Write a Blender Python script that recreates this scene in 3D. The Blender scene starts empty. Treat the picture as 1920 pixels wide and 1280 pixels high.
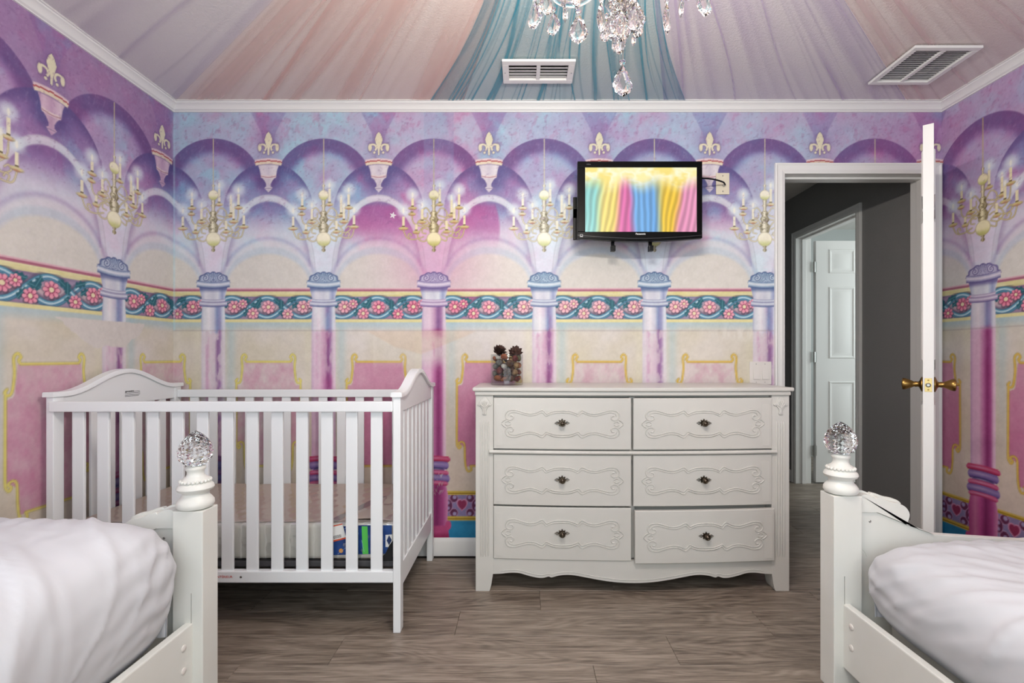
import bpy, bmesh, math, random
import numpy as np
from mathutils import Vector, Matrix

random.seed(7)
SC = bpy.context.scene
COL = SC.collection
PI = math.pi

# ------------------------------------------------------------------ camera, world, lights, exposure
cam = bpy.data.cameras.new('camera')
cam.sensor_width = 36.0
cam.lens = 907.0 / 1920.0 * 36.0
cam.shift_x = -20.0 / 1920.0
cam.shift_y = 28.0 / 1920.0
cam.clip_start = 0.02
camo = bpy.data.objects.new('camera', cam)
camo.location = (0, -2.62, 1.075)
camo.rotation_euler = (PI / 2, 0, 0)
COL.objects.link(camo)
SC.camera = camo

W = bpy.data.worlds.new('world')
SC.world = W
W.use_nodes = True
W.node_tree.nodes['Background'].inputs[0].default_value = (0.75, 0.86, 1.0, 1)
W.node_tree.nodes['Background'].inputs[1].default_value = 1.0

def area(name, loc, rot, sx, sy, power, col):
    l = bpy.data.lights.new(name, 'AREA')
    l.shape = 'RECTANGLE'; l.size = sx; l.size_y = sy; l.energy = power; l.color = col
    o = bpy.data.objects.new(name, l); COL.objects.link(o)
    o.location = loc; o.rotation_euler = rot
    return o
# daylight entering through the wide window behind the camera
area('window_rear_offscreen', (0.19, -3.60, 1.42), (-PI / 2, 0, PI), 3.4, 1.75, 56, (0.84, 0.96, 0.98))
# daylight in the room across the hall, from its window
area('window_far_room_offscreen', (4.45, 0.55, 1.5), (0, -PI / 2, PI), 1.4, 1.4, 46, (0.88, 0.97, 1.0))

SC.view_settings.view_transform = 'Standard'
SC.view_settings.look = 'None'
SC.view_settings.exposure = 0.0
SC.view_settings.gamma = 1.0
SC.view_settings.use_curve_mapping = False
SC.cycles.use_denoising = True
SC.cycles.transparent_max_bounces = 24
SC.cycles.max_bounces = 12
SC.cycles.transmission_bounces = 12
SC.cycles.caustics_reflective = False
SC.cycles.caustics_refractive = False
SC.cycles.sample_clamp_indirect = 6.0

# ------------------------------------------------------------------ helpers
def lin(c):
    c = np.asarray(c, dtype=np.float64) / 255.0
    return np.where(c <= 0.04045, c / 12.92, ((c + 0.055) / 1.055) ** 2.4)

def rgba(c):
    l = lin(c)
    return (float(l[0]), float(l[1]), float(l[2]), 1.0)

def mat(name, c, rough=0.5, metal=0.0, trans=0.0, ior=1.45, bump=None, vary=None, coat=0.0, alpha=None, emit=None, spec=0.5):
    m = bpy.data.materials.new(name); m.use_nodes = True
    nt = m.node_tree; b = nt.nodes['Principled BSDF']
    b.inputs['Base Color'].default_value = rgba(c)
    b.inputs['Roughness'].default_value = rough
    b.inputs['Metallic'].default_value = metal
    b.inputs['Transmission Weight'].default_value = trans
    b.inputs['IOR'].default_value = ior
    b.inputs['Coat Weight'].default_value = coat
    b.inputs['Specular IOR Level'].default_value = spec
    if emit:
        b.inputs['Emission Color'].default_value = rgba(emit[0]); b.inputs['Emission Strength'].default_value = emit[1]
    tc = nt.nodes.new('ShaderNodeTexCoord')
    if vary:
        c2, scale, det = vary
        n = nt.nodes.new('ShaderNodeTexNoise'); n.inputs['Scale'].default_value = scale; n.inputs['Detail'].default_value = det
        r = nt.nodes.new('ShaderNodeValToRGB')
        r.color_ramp.elements[0].position = 0.35; r.color_ramp.elements[1].position = 0.68
        r.color_ramp.elements[0].color = rgba(c); r.color_ramp.elements[1].color = rgba(c2)
        nt.links.new(tc.outputs['Object'], n.inputs['Vector']); nt.links.new(n.outputs['Fac'], r.inputs['Fac'])
        nt.links.new(r.outputs['Color'], b.inputs['Base Color'])
    if bump:
        scale, st, dist = bump
        n = nt.nodes.new('ShaderNodeTexNoise'); n.inputs['Scale'].default_value = scale; n.inputs['Detail'].default_value = 3
        bp = nt.nodes.new('ShaderNodeBump'); bp.inputs['Strength'].default_value = st; bp.inputs['Distance'].default_value = dist
        nt.links.new(tc.outputs['Object'], n.inputs['Vector']); nt.links.new(n.outputs['Fac'], bp.inputs['Height'])
        nt.links.new(bp.outputs['Normal'], b.inputs['Normal'])
    return m

def sheer(name, c, opacity, rough=0.6, gloss=0.0):
    """thin see-through sheet: cloth threads or film that let the rest of the light through"""
    m = bpy.data.materials.new(name); m.use_nodes = True
    nt = m.node_tree; nt.nodes.clear()
    out = nt.nodes.new('ShaderNodeOutputMaterial'); mix = nt.nodes.new('ShaderNodeMixShader')
    tr = nt.nodes.new('ShaderNodeBsdfTransparent')
    nt.links.new(mix.outputs[0], out.inputs[0]); nt.links.new(tr.outputs[0], mix.inputs[1])
    if gloss:
        g = nt.nodes.new('ShaderNodeBsdfGlossy'); g.inputs['Color'].default_value = rgba(c); g.inputs['Roughness'].default_value = rough
        nt.links.new(g.outputs[0], mix.inputs[2])
    else:
        d = nt.nodes.new('ShaderNodeBsdfDiffuse'); d.inputs['Color'].default_value = rgba(c)
        t = nt.nodes.new('ShaderNodeBsdfTranslucent'); t.inputs['Color'].default_value = rgba(c)
        a = nt.nodes.new('ShaderNodeMixShader'); a.inputs[0].default_value = 0.35
        nt.links.new(d.outputs[0], a.inputs[1]); nt.links.new(t.outputs[0], a.inputs[2]); nt.links.new(a.outputs[0], mix.inputs[2])
    mix.inputs[0].default_value = opacity
    return m

def tag(o, label=None, cat=None, group=None, kind=None):
    if label: o['label'] = label
    if cat: o['category'] = cat
    if group: o['group'] = group
    if kind: o['kind'] = kind
    return o

def thing(name, loc, label=None, cat=None, group=None, kind=None):
    o = bpy.data.objects.new(name, None); o.empty_display_size = 0.05
    o.location = loc; COL.objects.link(o)
    return tag(o, label, cat, group, kind)

def link(name, me, parent=None, loc=None):
    o = bpy.data.objects.new(name, me); COL.objects.link(o)
    if parent is not None:
        o.parent = parent
    if loc is not None:
        o.location = loc
    return o

def copy_tree(o, parent=None):
    c = o.copy(); COL.objects.link(c); c.parent = parent
    for ch in list(o.children):
        copy_tree(ch, c)
    return c

class G:
    """collects shapes; build() links them as one mesh object"""
    def __init__(s, origin=(0, 0, 0)):
        s.v = []; s.f = []; s.o = Vector(origin)
    def add(s, vs, fs):
        b = len(s.v)
        s.v += [tuple(Vector(p) - s.o) for p in vs]
        s.f += [tuple(b + i for i in f) for f in fs]
        return s
    def box(s, lo, hi):
        x0, y0, z0 = lo; x1, y1, z1 = hi
        return s.add([(x0, y0, z0), (x1, y0, z0), (x1, y1, z0), (x0, y1, z0), (x0, y0, z1), (x1, y0, z1), (x1, y1, z1), (x0, y1, z1)],
                     [(0, 3, 2, 1), (4, 5, 6, 7), (0, 1, 5, 4), (1, 2, 6, 5), (2, 3, 7, 6), (3, 0, 4, 7)])
    def prism(s, poly, axis, a, b):
        """polygon in the two other axes, extruded along axis from a to b"""
        n = len(poly)
        def P(p, t):
            return {'x': (t, p[0], p[1]), 'y': (p[0], t, p[1]), 'z': (p[0], p[1], t)}[axis]
        vs = [P(p, a) for p in poly] + [P(p, b) for p in poly]
        fs = [tuple(range(n)), tuple(range(2 * n - 1, n - 1, -1))] + [(i, n + i, n + (i + 1) % n, (i + 1) % n) for i in range(n)]
        return s.add(vs, fs)
    def lathe(s, prof, c, n=32, axis='z', caps=True):
        vs = []; fs = []
        m = len(prof)
        for r, h in prof:
            for i in range(n):
                a = 2 * PI * i / n
                p = (r * math.cos(a), r * math.sin(a), h)
                if axis == 'y': p = (p[0], p[2], p[1])
                if axis == 'x': p = (p[2], p[0], p[1])
                vs.append((c[0] + p[0], c[1] + p[1], c[2] + p[2]))
        for j in range(m - 1):
            for i in range(n):
                k = (i + 1) % n
                fs.append((j * n + i, j * n + k, (j + 1) * n + k, (j + 1) * n + i))
        if caps:
            fs.append(tuple(range(n - 1, -1, -1))); fs.append(tuple((m - 1) * n + i for i in range(n)))
        return s.add(vs, fs)
    def tube(s, pts, r, n=8, closed=False, caps=True):
        pts = [Vector(p) for p in pts]; m = len(pts)
        rs = r if isinstance(r, (list, tuple)) else [r] * m
        vs = []; fs = []; up = None
        for i, p in enumerate(pts):
            a = pts[(i - 1) % m] if (closed or i > 0) else p
            b = pts[(i + 1) % m] if (closed or i < m - 1) else p
            d = (b - a)
            d = d.normalized() if d.length > 1e-9 else Vector((0, 0, 1))
            if up is None:
                up = d.orthogonal().normalized()
            up = (up - d * up.dot(d))
            up = up.normalized() if up.length > 1e-6 else d.orthogonal().normalized()
            w = d.cross(up)
            for k in range(n):
                t = 2 * PI * k / n
                vs.append(p + (up * math.cos(t) + w * math.sin(t)) * rs[i])
        for i in range(m if closed else m - 1):
            j = (i + 1) % m
            for k in range(n):
                l = (k + 1) % n
                fs.append((i * n + k, i * n + l, j * n + l, j * n + k))
        if caps and not closed:
            fs.append(tuple(range(n - 1, -1, -1))); fs.append(tuple((m - 1) * n + k for k in range(n)))
        return s.add(vs, fs)
    def ball(s, c, r, nu=12, nv=8):
        rx, ry, rz = r if isinstance(r, (tuple, list)) else (r, r, r)
        vs = [(c[0], c[1], c[2] - rz)]
        for j in range(1, nv):
            t = -PI / 2 + PI * j / nv
            for i in range(nu):
                a = 2 * PI * i / nu
                vs.append((c[0] + rx * math.cos(t) * math.cos(a), c[1] + ry * math.cos(t) * math.sin(a), c[2] + rz * math.sin(t)))
        vs.append((c[0], c[1], c[2] + rz)); last = len(vs) - 1
        fs = [(0, 1 + (i + 1) % nu, 1 + i) for i in range(nu)]
        for j in range(nv - 2):
            for i in range(nu):
                k = (i + 1) % nu
                fs.append((1 + j * nu + i, 1 + j * nu + k, 1 + (j + 1) * nu + k, 1 + (j + 1) * nu + i))
        b = 1 + (nv - 2) * nu
        fs += [(b + i, b + (i + 1) % nu, last) for i in range(nu)]
        return s.add(vs, fs)
    def grid(s, fn, nu, nv, two=False):
        vs = [fn(i / nu, j / nv) for j in range(nv + 1) for i in range(nu + 1)]
        fs = [(j * (nu + 1) + i, j * (nu + 1) + i + 1, (j + 1) * (nu + 1) + i + 1, (j + 1) * (nu + 1) + i) for j in range(nv) for i in range(nu)]
        return s.add(vs, fs)
    def mesh(s, name, m, smooth=None, bevel=0, seg=2, recalc=True):
        me = bpy.data.meshes.new(name)
        me.from_pydata(s.v, [], s.f)
        if bevel or recalc:
            bm = bmesh.new(); bm.from_mesh(me)
            if recalc: bmesh.ops.recalc_face_normals(bm, faces=bm.faces)
            if bevel:
                es = [e for e in bm.edges if len(e.link_faces) == 2 and e.calc_face_angle(0) > 0.5]
                bmesh.ops.bevel(bm, geom=es, offset=bevel, segments=seg, affect='EDGES', profile=0.6, clamp_overlap=True)
            bm.to_mesh(me); bm.free()
        if m is not None: me.materials.append(m)
        if smooth is not None:
            me.shade_smooth(); me.set_sharp_from_angle(angle=math.radians(smooth))
        return me
    def build(s, name, m, parent=None, smooth=None, bevel=0, seg=2, recalc=True, loc=None):
        o = link(name, s.mesh(name, m, smooth, bevel, seg, recalc), parent)
        if loc is not None: o.location = loc
        elif parent is None: o.location = s.o
        return o

def cut(o, g):
    """carve the shapes of g (world coordinates) out of mesh object o"""
    c = bpy.data.objects.new('tmp_cutter', g.mesh('tmp_cutter', None)); COL.objects.link(c)
    md = o.modifiers.new('carve', 'BOOLEAN'); md.operation = 'DIFFERENCE'; md.solver = 'EXACT'; md.object = c
    bpy.context.view_layer.update()
    me = bpy.data.meshes.new_from_object(o.evaluated_get(bpy.context.evaluated_depsgraph_get()))
    old = o.data; me.name = old.name; o.modifiers.clear(); o.data = me
    bpy.data.meshes.remove(old); cm_ = c.data; bpy.data.objects.remove(c); bpy.data.meshes.remove(cm_)

def smoothpts(pts, n=8, closed=False):
    pts = [Vector(p) for p in pts]; out = []; m = len(pts)
    rng = range(m) if closed else range(m - 1)
    for i in rng:
        p0 = pts[(i - 1) % m] if (closed or i > 0) else pts[i]
        p1 = pts[i]; p2 = pts[(i + 1) % m]
        p3 = pts[(i + 2) % m] if (closed or i + 2 < m) else p2
        for k in range(n):
            t = k / n
            out.append(0.5 * ((2 * p1) + (p2 - p0) * t + (2 * p0 - 5 * p1 + 4 * p2 - p3) * t * t + (3 * p1 - p0 - 3 * p2 + p3) * t ** 3))
    if not closed: out.append(pts[-1])
    return out

def text_mesh(name, txt, size, m, parent, loc, rot=(PI / 2, 0, 0), depth=0.0002, bold=0.0):
    cu = bpy.data.curves.new(name, 'FONT'); cu.body = txt; cu.size = size; cu.extrude = depth; cu.offset = bold
    cu.align_x = 'CENTER'; cu.align_y = 'CENTER'; cu.resolution_u = 2
    t = bpy.data.objects.new('tmp', cu); COL.objects.link(t)
    bpy.context.view_layer.update()
    me = bpy.data.meshes.new_from_object(t.evaluated_get(bpy.context.evaluated_depsgraph_get()))
    bpy.data.objects.remove(t); bpy.data.curves.remove(cu)
    me.name = name; me.materials.clear(); me.materials.append(m)
    o = link(name, me, parent, loc); o.rotation_euler = rot
    return o

# room numbers (metres); the mural is drawn in units of 1/346 m
XL, XR, YB, YN, H = -1.893, 2.27, 0.0, -3.40, 2.44
DX0, DX1, DH = 1.416, 2.205, 2.062       # bedroom door opening
WT = 0.13                                 # wall thickness
HX = 2.32                                 # hall's right-hand wall

# ------------------------------------------------------------------ materials
M = {}
M['white_paint'] = mat('white_trim_paint', (234, 232, 229), 0.38, bump=(60, 0.05, 0.002))
M['ceil'] = mat('textured_ceiling_paint', (236, 233, 227), 0.85, bump=(140, 0.55, 0.004))
M['plaster'] = mat('plain_plaster', (214, 208, 200), 0.8, bump=(120, 0.3, 0.002))
M['grey_wall'] = mat('grey_hall_paint', (140, 138, 137), 0.85, bump=(150, 0.5, 0.003))
M['furn'] = mat('cream_white_lacquer', (211, 209, 203), 0.34, vary=((206, 203, 196), 3.0, 3), bump=(30, 0.03, 0.002))
M['crib'] = mat('white_crib_paint', (238, 240, 241), 0.32, bump=(50, 0.03, 0.001))
M['bed'] = mat('warm_white_bed_paint', (232, 232, 226), 0.36, vary=((226, 225, 217), 4.0, 4), bump=(40, 0.04, 0.002))
M['black'] = mat('black_plastic', (12, 12, 13), 0.35, spec=0.2)
M['blackgloss'] = mat('piano_black_bezel', (7, 7, 8), 0.30, spec=0.12)
M['dark'] = mat('dark_gap', (28, 26, 25), 0.8)
M['brass'] = mat('aged_brass', (150, 118, 66), 0.28, metal=1.0)
M['brassplate'] = mat('brass_latch_plate', (214, 190, 130), 0.35, metal=0.8)
M['pewter'] = mat('antique_pewter', (128, 118, 104), 0.32, metal=1.0, vary=((62, 54, 45), 180.0, 2), bump=(400, 0.4, 0.001))
M['steel'] = mat('brushed_steel', (185, 185, 182), 0.35, metal=1.0)
M['gold'] = mat('gilt_metal', (196, 160, 96), 0.3, metal=1.0)
M['glass'] = mat('clear_glass', (250, 252, 252), 0.0, trans=1.0, ior=1.5)
M['crystal'] = mat('cut_crystal', (255, 253, 250), 0.0, trans=1.0, ior=1.56)
M['crackle'] = mat('faceted_crystal', (252, 252, 252), 0.02, trans=1.0, ior=1.5)
M['cotton'] = mat('white_cotton_cover', (214, 215, 219), 0.85, bump=(700, 0.12, 0.0006))
M['ticking'] = mat('mattress_ticking', (222, 217, 206), 0.85, bump=(300, 0.2, 0.001))
M['ivory'] = mat('ivory_plastic', (222, 212, 190), 0.4)
M['switch'] = mat('white_switch_plastic', (226, 220, 214), 0.35)
M['pane'] = sheer('window_pane_glass', (255, 255, 255), 0.05, 0.02, gloss=1)
M['film'] = sheer('clear_packing_film', (255, 255, 255), 0.22, 0.12, gloss=1)
M['thin_glass'] = sheer('thin_clear_glass', (255, 255, 255), 0.09, 0.03, gloss=1)
_nt = M['thin_glass'].node_tree; _lw = _nt.nodes.new('ShaderNodeLayerWeight'); _fr = _nt.nodes.new('ShaderNodeMapRange'); _pw = _nt.nodes.new('ShaderNodeMath'); _pw.operation = 'POWER'; _pw.inputs[1].default_value = 4.0
_nt.links.new(_lw.outputs['Facing'], _pw.inputs[0]); _nt.links.new(_pw.outputs[0], _fr.inputs['Value']); _fr.inputs['To Min'].default_value = .03; _fr.inputs['To Max'].default_value = .45
_nt.links.new(_fr.outputs[0], [n for n in _nt.nodes if n.type == 'MIX_SHADER'][0].inputs[0])
_tr = [n for n in _nt.nodes if n.type == 'BSDF_TRANSPARENT'][0]; _tr.inputs[0].default_value = (.88, .90, .90, 1)
# ------------------------------------------------------------------ the printed wallpaper: colours worked out for every point of the paper
_T = np.random.RandomState(11).rand(256, 256)
def vnoise(x, y, s=0):
    x = x + s * 37.17; y = y + s * 91.73
    xi = np.floor(x).astype(int); yi = np.floor(y).astype(int)
    fx = x - xi; fy = y - yi
    fx = fx * fx * (3 - 2 * fx); fy = fy * fy * (3 - 2 * fy)
    a = _T[xi & 255, yi & 255]; b = _T[(xi + 1) & 255, yi & 255]; c = _T[xi & 255, (yi + 1) & 255]; d = _T[(xi + 1) & 255, (yi + 1) & 255]
    return (a * (1 - fx) + b * fx) * (1 - fy) + (c * (1 - fx) + d * fx) * fy
def fbm(x, y, s=0, o=4):
    r = 0; a = 0.5; t = 0
    for i in range(o):
        r = r + a * vnoise(x, y, s + i); t += a; a *= 0.55; x = x * 2.03; y = y * 2.03
    return r / t
def sst(a, b, x):
    t = np.clip((x - a) / (b - a), 0, 1)
    return t * t * (3 - 2 * t)
def aa(d, w=0.8):
    return np.clip(d / (2 * w) + 0.5, 0, 1)
def C3(*c): return np.array(c, dtype=np.float64)
def over(img, m, c):
    if isinstance(c, np.ndarray) and c.ndim > 1:
        return img + (c - img) * m[..., None]
    return img + (np.asarray(c, float) - img) * m[..., None]
def ell(x, y, a, b):
    return (1 - np.sqrt((x / a) ** 2 + (y / b) ** 2 + 1e-9)) * min(a, b)
def segd(x, y, pts):
    d = np.full(x.shape, 1e9)
    for (x0, y0), (x1, y1) in zip(pts[:-1], pts[1:]):
        dx, dy = x1 - x0, y1 - y0
        t = np.clip(((x - x0) * dx + (y - y0) * dy) / (dx * dx + dy * dy + 1e-9), 0, 1)
        d = np.minimum(d, np.hypot(x - x0 - t * dx, y - y0 - t * dy))
    return d
def curve(pts, n=6):
    return [(p.x, p.y) for p in smoothpts([(a, b, 0) for a, b in pts], n)]
def ramp(t, stops):
    xs = [s[0] for s in stops]
    return np.stack([np.interp(t, xs, [s[1][k] for s in stops]) for k in range(3)], -1)

PERIOD = 206.6
# where along the wall the print leans to purple / blue / pink
TINT = [(-900, .70, .10, .25), (60, .85, .05, .20), (300, .80, .10, .20), (325, .55, .40, .15), (340, .20, .75, .15), (400, .45, .50, .25), (503, .40, .55, .15),
        (607, .35, .75, .10), (660, .30, .55, .20), (700, .25, .35, .60), (760, .20, .20, .90), (880, .35, .15, .75), (930, .60, .45, .10), (1040, .60, .60, .08),
        (1230, .62, .58, .10), (1390, .40, .70, .25), (1500, .40, .50, .55), (1640, .35, .30, .75), (1740, .65, .20, .40), (1790, .80, .10, .40), (2000, .75, .10, .40), (3200, .7, .1, .4)]
CHAND = [(-57, 429, 8.5, 406, 394, 12), (-40, 391, 7.5, 372, 365, 11.5), (-22, 417, 8, 392, 384, 11), (-33, 436, 6.5, 421, None, 0), (11, 384, 6.5, 354, 347, 10.5),
         (47, 390, 7.5, 364, 356, 11.5), (33, 404, 6.5, 374, 370, 8), (38, 416, 8.5, 390, 385, 8), (57, 426, 8.5, 404, 393, 11), (24, 435, 6.5, 414, None, 0), (-41, 402, 6.5, 396, None, 0)]
ARMS = [[(-8, 440), (-16, 452), (-27, 450), (-30, 440), (-22, 428), (-10, 424)], [(-20, 444), (-36, 449), (-50, 446), (-57, 432)], [(-6, 424), (-14, 412), (-28, 414), (-33, 430)],
        [(-6, 418), (-24, 424), (-38, 418), (-41, 404)], [(4, 404), (14, 390), (24, 398), (22, 412), (10, 412)], [(-4, 404), (-14, 390), (-22, 397), (-20, 408), (-12, 408), (-12, 400)],
        [(8, 428), (18, 416), (30, 424), (36, 436), (26, 444), (14, 440)], [(28, 440), (40, 446), (52, 444), (57, 430)], [(26, 432), (40, 436), (50, 430), (47, 424), (42, 428)],
        [(20, 420), (34, 424), (45, 412), (47, 394)], [(-46, 446), (-48, 440), (-44, 438), (-42, 442)], [(46, 444), (48, 438), (44, 435), (41, 440)], [(8, 404), (24, 408), (33, 407)],
        [(-12, 430), (-20, 428), (-22, 436), (-15, 438)], [(12, 430), (20, 427), (23, 435), (15, 437)], [(10, 446), (22, 452), (24, 446)], [(-22, 420), (-10, 426), (-4, 434)]]
FLOW = [(-64, 575, 11.5), (-48, 569.5, 8.5), (-29, 587.5, 10.5), (0, 575.5, 12), (36, 588.5, 10), (65, 575, 11.5), (81, 569.5, 8.5)]

def paint(U, V):
    k = np.round((U - 400.5) / PERIOD); xc = U - 400.5 - k * PERIOD
    km = np.floor((U - 400.5) / PERIOD); xm = U - 400.5 - (km + 0.5) * PERIOD
    ax = np.abs(xm)
    # ---- tints
    tu = [t[0] for t in TINT]
    wp, wb, wm = [np.interp(U, tu, [t[i] for t in TINT]) for i in (1, 2, 3)]
    n1 = fbm(U / 46, V / 40, 1); n2 = fbm(U / 40, V / 46, 5); n3 = fbm(U / 38, V / 34, 9)
    wp = np.clip(wp + (n1 - .5) * 2.0, .02, 3); wb = np.clip(wb + .12 + (n2 - .5) * 2.6, .02, 3); wm = np.clip(wm * .8 + (n3 - .5) * 1.5, .01, 3)
    sw = wp + wb + wm
    wp, wb, wm = (wp / sw)[..., None], (wb / sw)[..., None], (wm / sw)[..., None]
    def tri(p, b, m): return wp * C3(*p) + wb * C3(*b) + wm * C3(*m)
    light = tri((176, 152, 194), (164, 200, 220), (202, 150, 188))
    mid = tri((142, 104, 164), (122, 164, 206), (180, 92, 156))
    deep = tri((114, 74, 136), (98, 92, 150), (130, 68, 132))
    pale = tri((208, 204, 220), (204, 219, 229), (223, 194, 213))
    grain = (fbm(U / 3.2, V / 3.2, 21, 2) - .5) * 16 + (fbm(U / 11, V / 11, 25, 3) - .5) * 18
    cream = C3(217, 211, 202) + 0 * U[..., None]
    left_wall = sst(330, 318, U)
    # ---- upper ground: plaster sky with brush strokes
    img = light.copy()
    st = fbm(U / 9 + V / 22, V / 13 - U / 30, 31, 3)
    img = over(img, sst(.62, .74, st) * .38 * sst(310, 240, V), C3(176, 84, 140) * .6 + light * .4)
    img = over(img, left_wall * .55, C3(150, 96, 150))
    # wedge between the front arches
    hw = np.interp(V, [195, 211, 250, 300], [44, 33, 13, 6])
    img = over(img, aa(hw - ax, 1.0) * sst(300, 262, V) * .62, mid)
    halo = np.exp(-((ax / 19) ** 2 + ((V - 270) / 24) ** 2))
    img = over(img, halo * .5, deep)
    # ---- front arch over each chandelier
    eA = 93 - np.hypot(xc, V - 353)
    inA = aa(eA) * (V < 470)
    cA = deep + (mid - deep) * sst(16, 32, eA)[..., None]
    cA = cA + (light - cA) * (sst(22, 40, eA) * .85)[..., None]
    cA = cA + (pale - cA) * (sst(335, 440, V))[..., None]
    img = over(img, inA, cA)
    # ---- arch behind each corbel
    eB = ell(xm, V - 400, 85, 95)
    inB = aa(eB) * (V < 520)
    cB = deep * .7 + C3(70, 76, 140) * .3
    cB = cB + (mid - cB) * sst(2, 26, eB + np.clip(V - 320, 0, 60) * .25)[..., None]
    cB = cB + (light - cB) * (sst(330, 390, V) * .45)[..., None]
    near = np.exp(-((ax / 30) ** 2 + ((V - 325) / 30) ** 2))
    cB = over(cB, near * .85, C3(62, 70, 138))
    img = over(img, inB, cB)
    # pale fan rising from each capital
    fan = aa(np.interp(V, [395, 430, 511, 545], [62, 44, 15, 12]) - np.abs(xc), 5) * sst(360, 450, V)
    img = over(img, fan * .92, pale + 14)
    # ---- ribs and the arch under them
    eC = ell(xm, V - 515, 88.5, 150); eCi = ell(xm, V - 515, 80, 137)
    rib = pale - 8 - 16 * sst(3, 0, eC)[..., None] + 10 * sst(0, -6, eCi)[..., None]
    img = over(img, aa(eC) * (V < 600), rib)
    t = sst(378, 455, V + np.abs(xm) * .12)
    cC = mid * .85 + deep * .15
    cC = cC + (light - cC) * (sst(385, 420, V) * .6)[..., None]
    cC = cC + (pale - cC) * (sst(396, 444, V))[..., None]
    img = over(img, aa(eCi, 1.0) * (V < 600), cC)
    img = over(img, (aa(eCi) * np.exp(-(eCi / 7) ** 2) * .35) * (V < 500), deep)
    # soft moulded lunette
    eD = ell(xm, V - 542, 92, 97)
    img = over(img, aa(eD, 5) * (V < 545) * .25 * np.exp(-((eD - 1) / 5) ** 2) * 2.2, mid)
    img = over(img, aa(eD - 5, 4) * (V < 545) * .8, pale * .5 + C3(224, 214, 214) * .5)
    img = over(img, aa(ell(xm, V - 542, 85, 79), 2.5) * (V < 545) * .8, C3(186, 198, 208) * .7 + pale * .3)
    img = over(img, aa(ell(xm, V - 542, 79, 66), 3.0) * (V < 545), cream)
    pinkwash = np.exp(-((U - 816) / 90) ** 2)
    img = over(img, pinkwash * .45 * sst(395, 440, V) * sst(600, 500, V), C3(210, 118, 170))
    bay = aa(eCi, 1.0) * aa(np.minimum(U - 625, 937 - 14 * ((V - 430) / 60) ** 2 - U), 2.5) * sst(378, 390, V) * sst(470, 415, V)
    img = over(img, bay * .72, C3(172, 72, 146))
    img = over(img, np.exp(-((U - 1700) / 120) ** 2) * .25 * sst(200, 240, V) * sst(560, 420, V), C3(190, 90, 160))
    # ---- wall below the cornice line
    low = V > 541
    low_c = C3(215, 206, 192) + (fbm(U / 60, V / 60, 41, 3)[..., None] - .5) * C3(16, 18, 44)
    low_c = over(low_c, np.interp(U, [200, 300, 560, 640, 700, 860, 960, 1720, 1780, 2000], [.15, .1, .1, .25, .55, .55, .1, .1, .45, .45]) * sst(640, 760, V), C3(214, 184, 162))
    img = np.where(low[..., None], low_c, img)
    # blue shade falling beside the columns and under the border
    img = over(img, low * np.exp(-((xc - 33) / 9) ** 2) * .55 * sst(900, 640, V) , C3(170, 196, 200))
    img = over(img, low * np.exp(-((xc + 30) / 6) ** 2) * .25, C3(226, 222, 190))
    img = over(img, sst(598, 606, V) * sst(624, 606, V) * .6, C3(160, 194, 208))
    # ---- framed panel
    pw = np.interp(V, [678, 700, 718, 722, 723, 828, 829, 838, 874], [45, 47, 49, 52, 59, 59, 58, 46, 44])
    pk = np.interp(U, [-900, 60, 140, 230, 300, 330, 520, 600, 690, 980, 1060, 1400, 1700, 1745, 3000], [.55, .55, .45, .2, .25, .22, .26, .5, .85, .9, .14, .12, .7, .9, .9])
    pk = pk * (0.72 + .28 * sst(690, 800, V)) + (fbm(U / 11, V / 17, 47, 4) - .5) * .9 * (1.1 - pk)
    inP = aa(pw - ax) * aa(V - 678.5) * aa(874 - V)
    pc = C3(214, 198, 196) + (C3(196, 106, 148) - C3(214, 198, 196)) * np.clip(pk, 0, 1)[..., None]
    img = over(img, inP, pc)
    sub = (V > 650) & (V < 900)
    if sub.any():
        xs, vs_ = ax[sub], V[sub]
        d = segd(xs, vs_, [(0, 678), (41, 678)] + curve([(41, 678), (44, 673), (41, 669), (45, 664), (50, 670), (49, 690), (52, 713), (57, 718), (61, 714), (58, 710)]))
        d = np.minimum(d, segd(xs, vs_, [(60, 712), (60.5, 828)]))
        d = np.minimum(d, segd(xs, vs_, curve([(60, 826), (60, 834), (56, 840), (53, 836), (57, 831), (51, 828), (46, 834), (45, 860), (43, 876), (39, 883), (33, 880), (35, 873)]) + [(0, 873)]))
        w = 1.35
        yc = np.interp(U[sub], [250, 600, 700], [0, 0, 1.0])[..., None]
        c = C3(226, 212, 106) * (1 - yc) + C3(222, 184, 74) * yc
        img[sub] = over(img[sub], np.clip(aa(w + 1.0 - d) * .5, 0, 1), c - 60)
        img[sub] = over(img[sub], aa(w - d, .6), c)
    # ---- red and yellow mouldings and the flower border
    img = over(img, aa(V - 540) * aa(543 - V), C3(222, 176, 186))
    img = over(img, aa(V - 542.5) * aa(546.5 - V), C3(172, 92, 118))
    yb = C3(226, 216, 158) + (fbm(U / 30, V / 4, 51, 2)[..., None] - .5) * C3(10, 14, 50)
    img = over(img, aa(V - 546.5) * aa(556 - V), yb - 14 * sst(551, 556, V)[..., None])
    bg = tri((150, 124, 158), (150, 148, 178), (176, 96, 140))
    bg = bg + (C3(214, 188, 184) - bg) * np.exp(-((V - 579) / 11) ** 2)[..., None] * .7
    inb = aa(V - 556) * aa(597.5 - V)
    img = over(img, inb, bg - 24 * sst(562, 556, V)[..., None])
    bs = (V > 553) & (V < 604)
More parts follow.
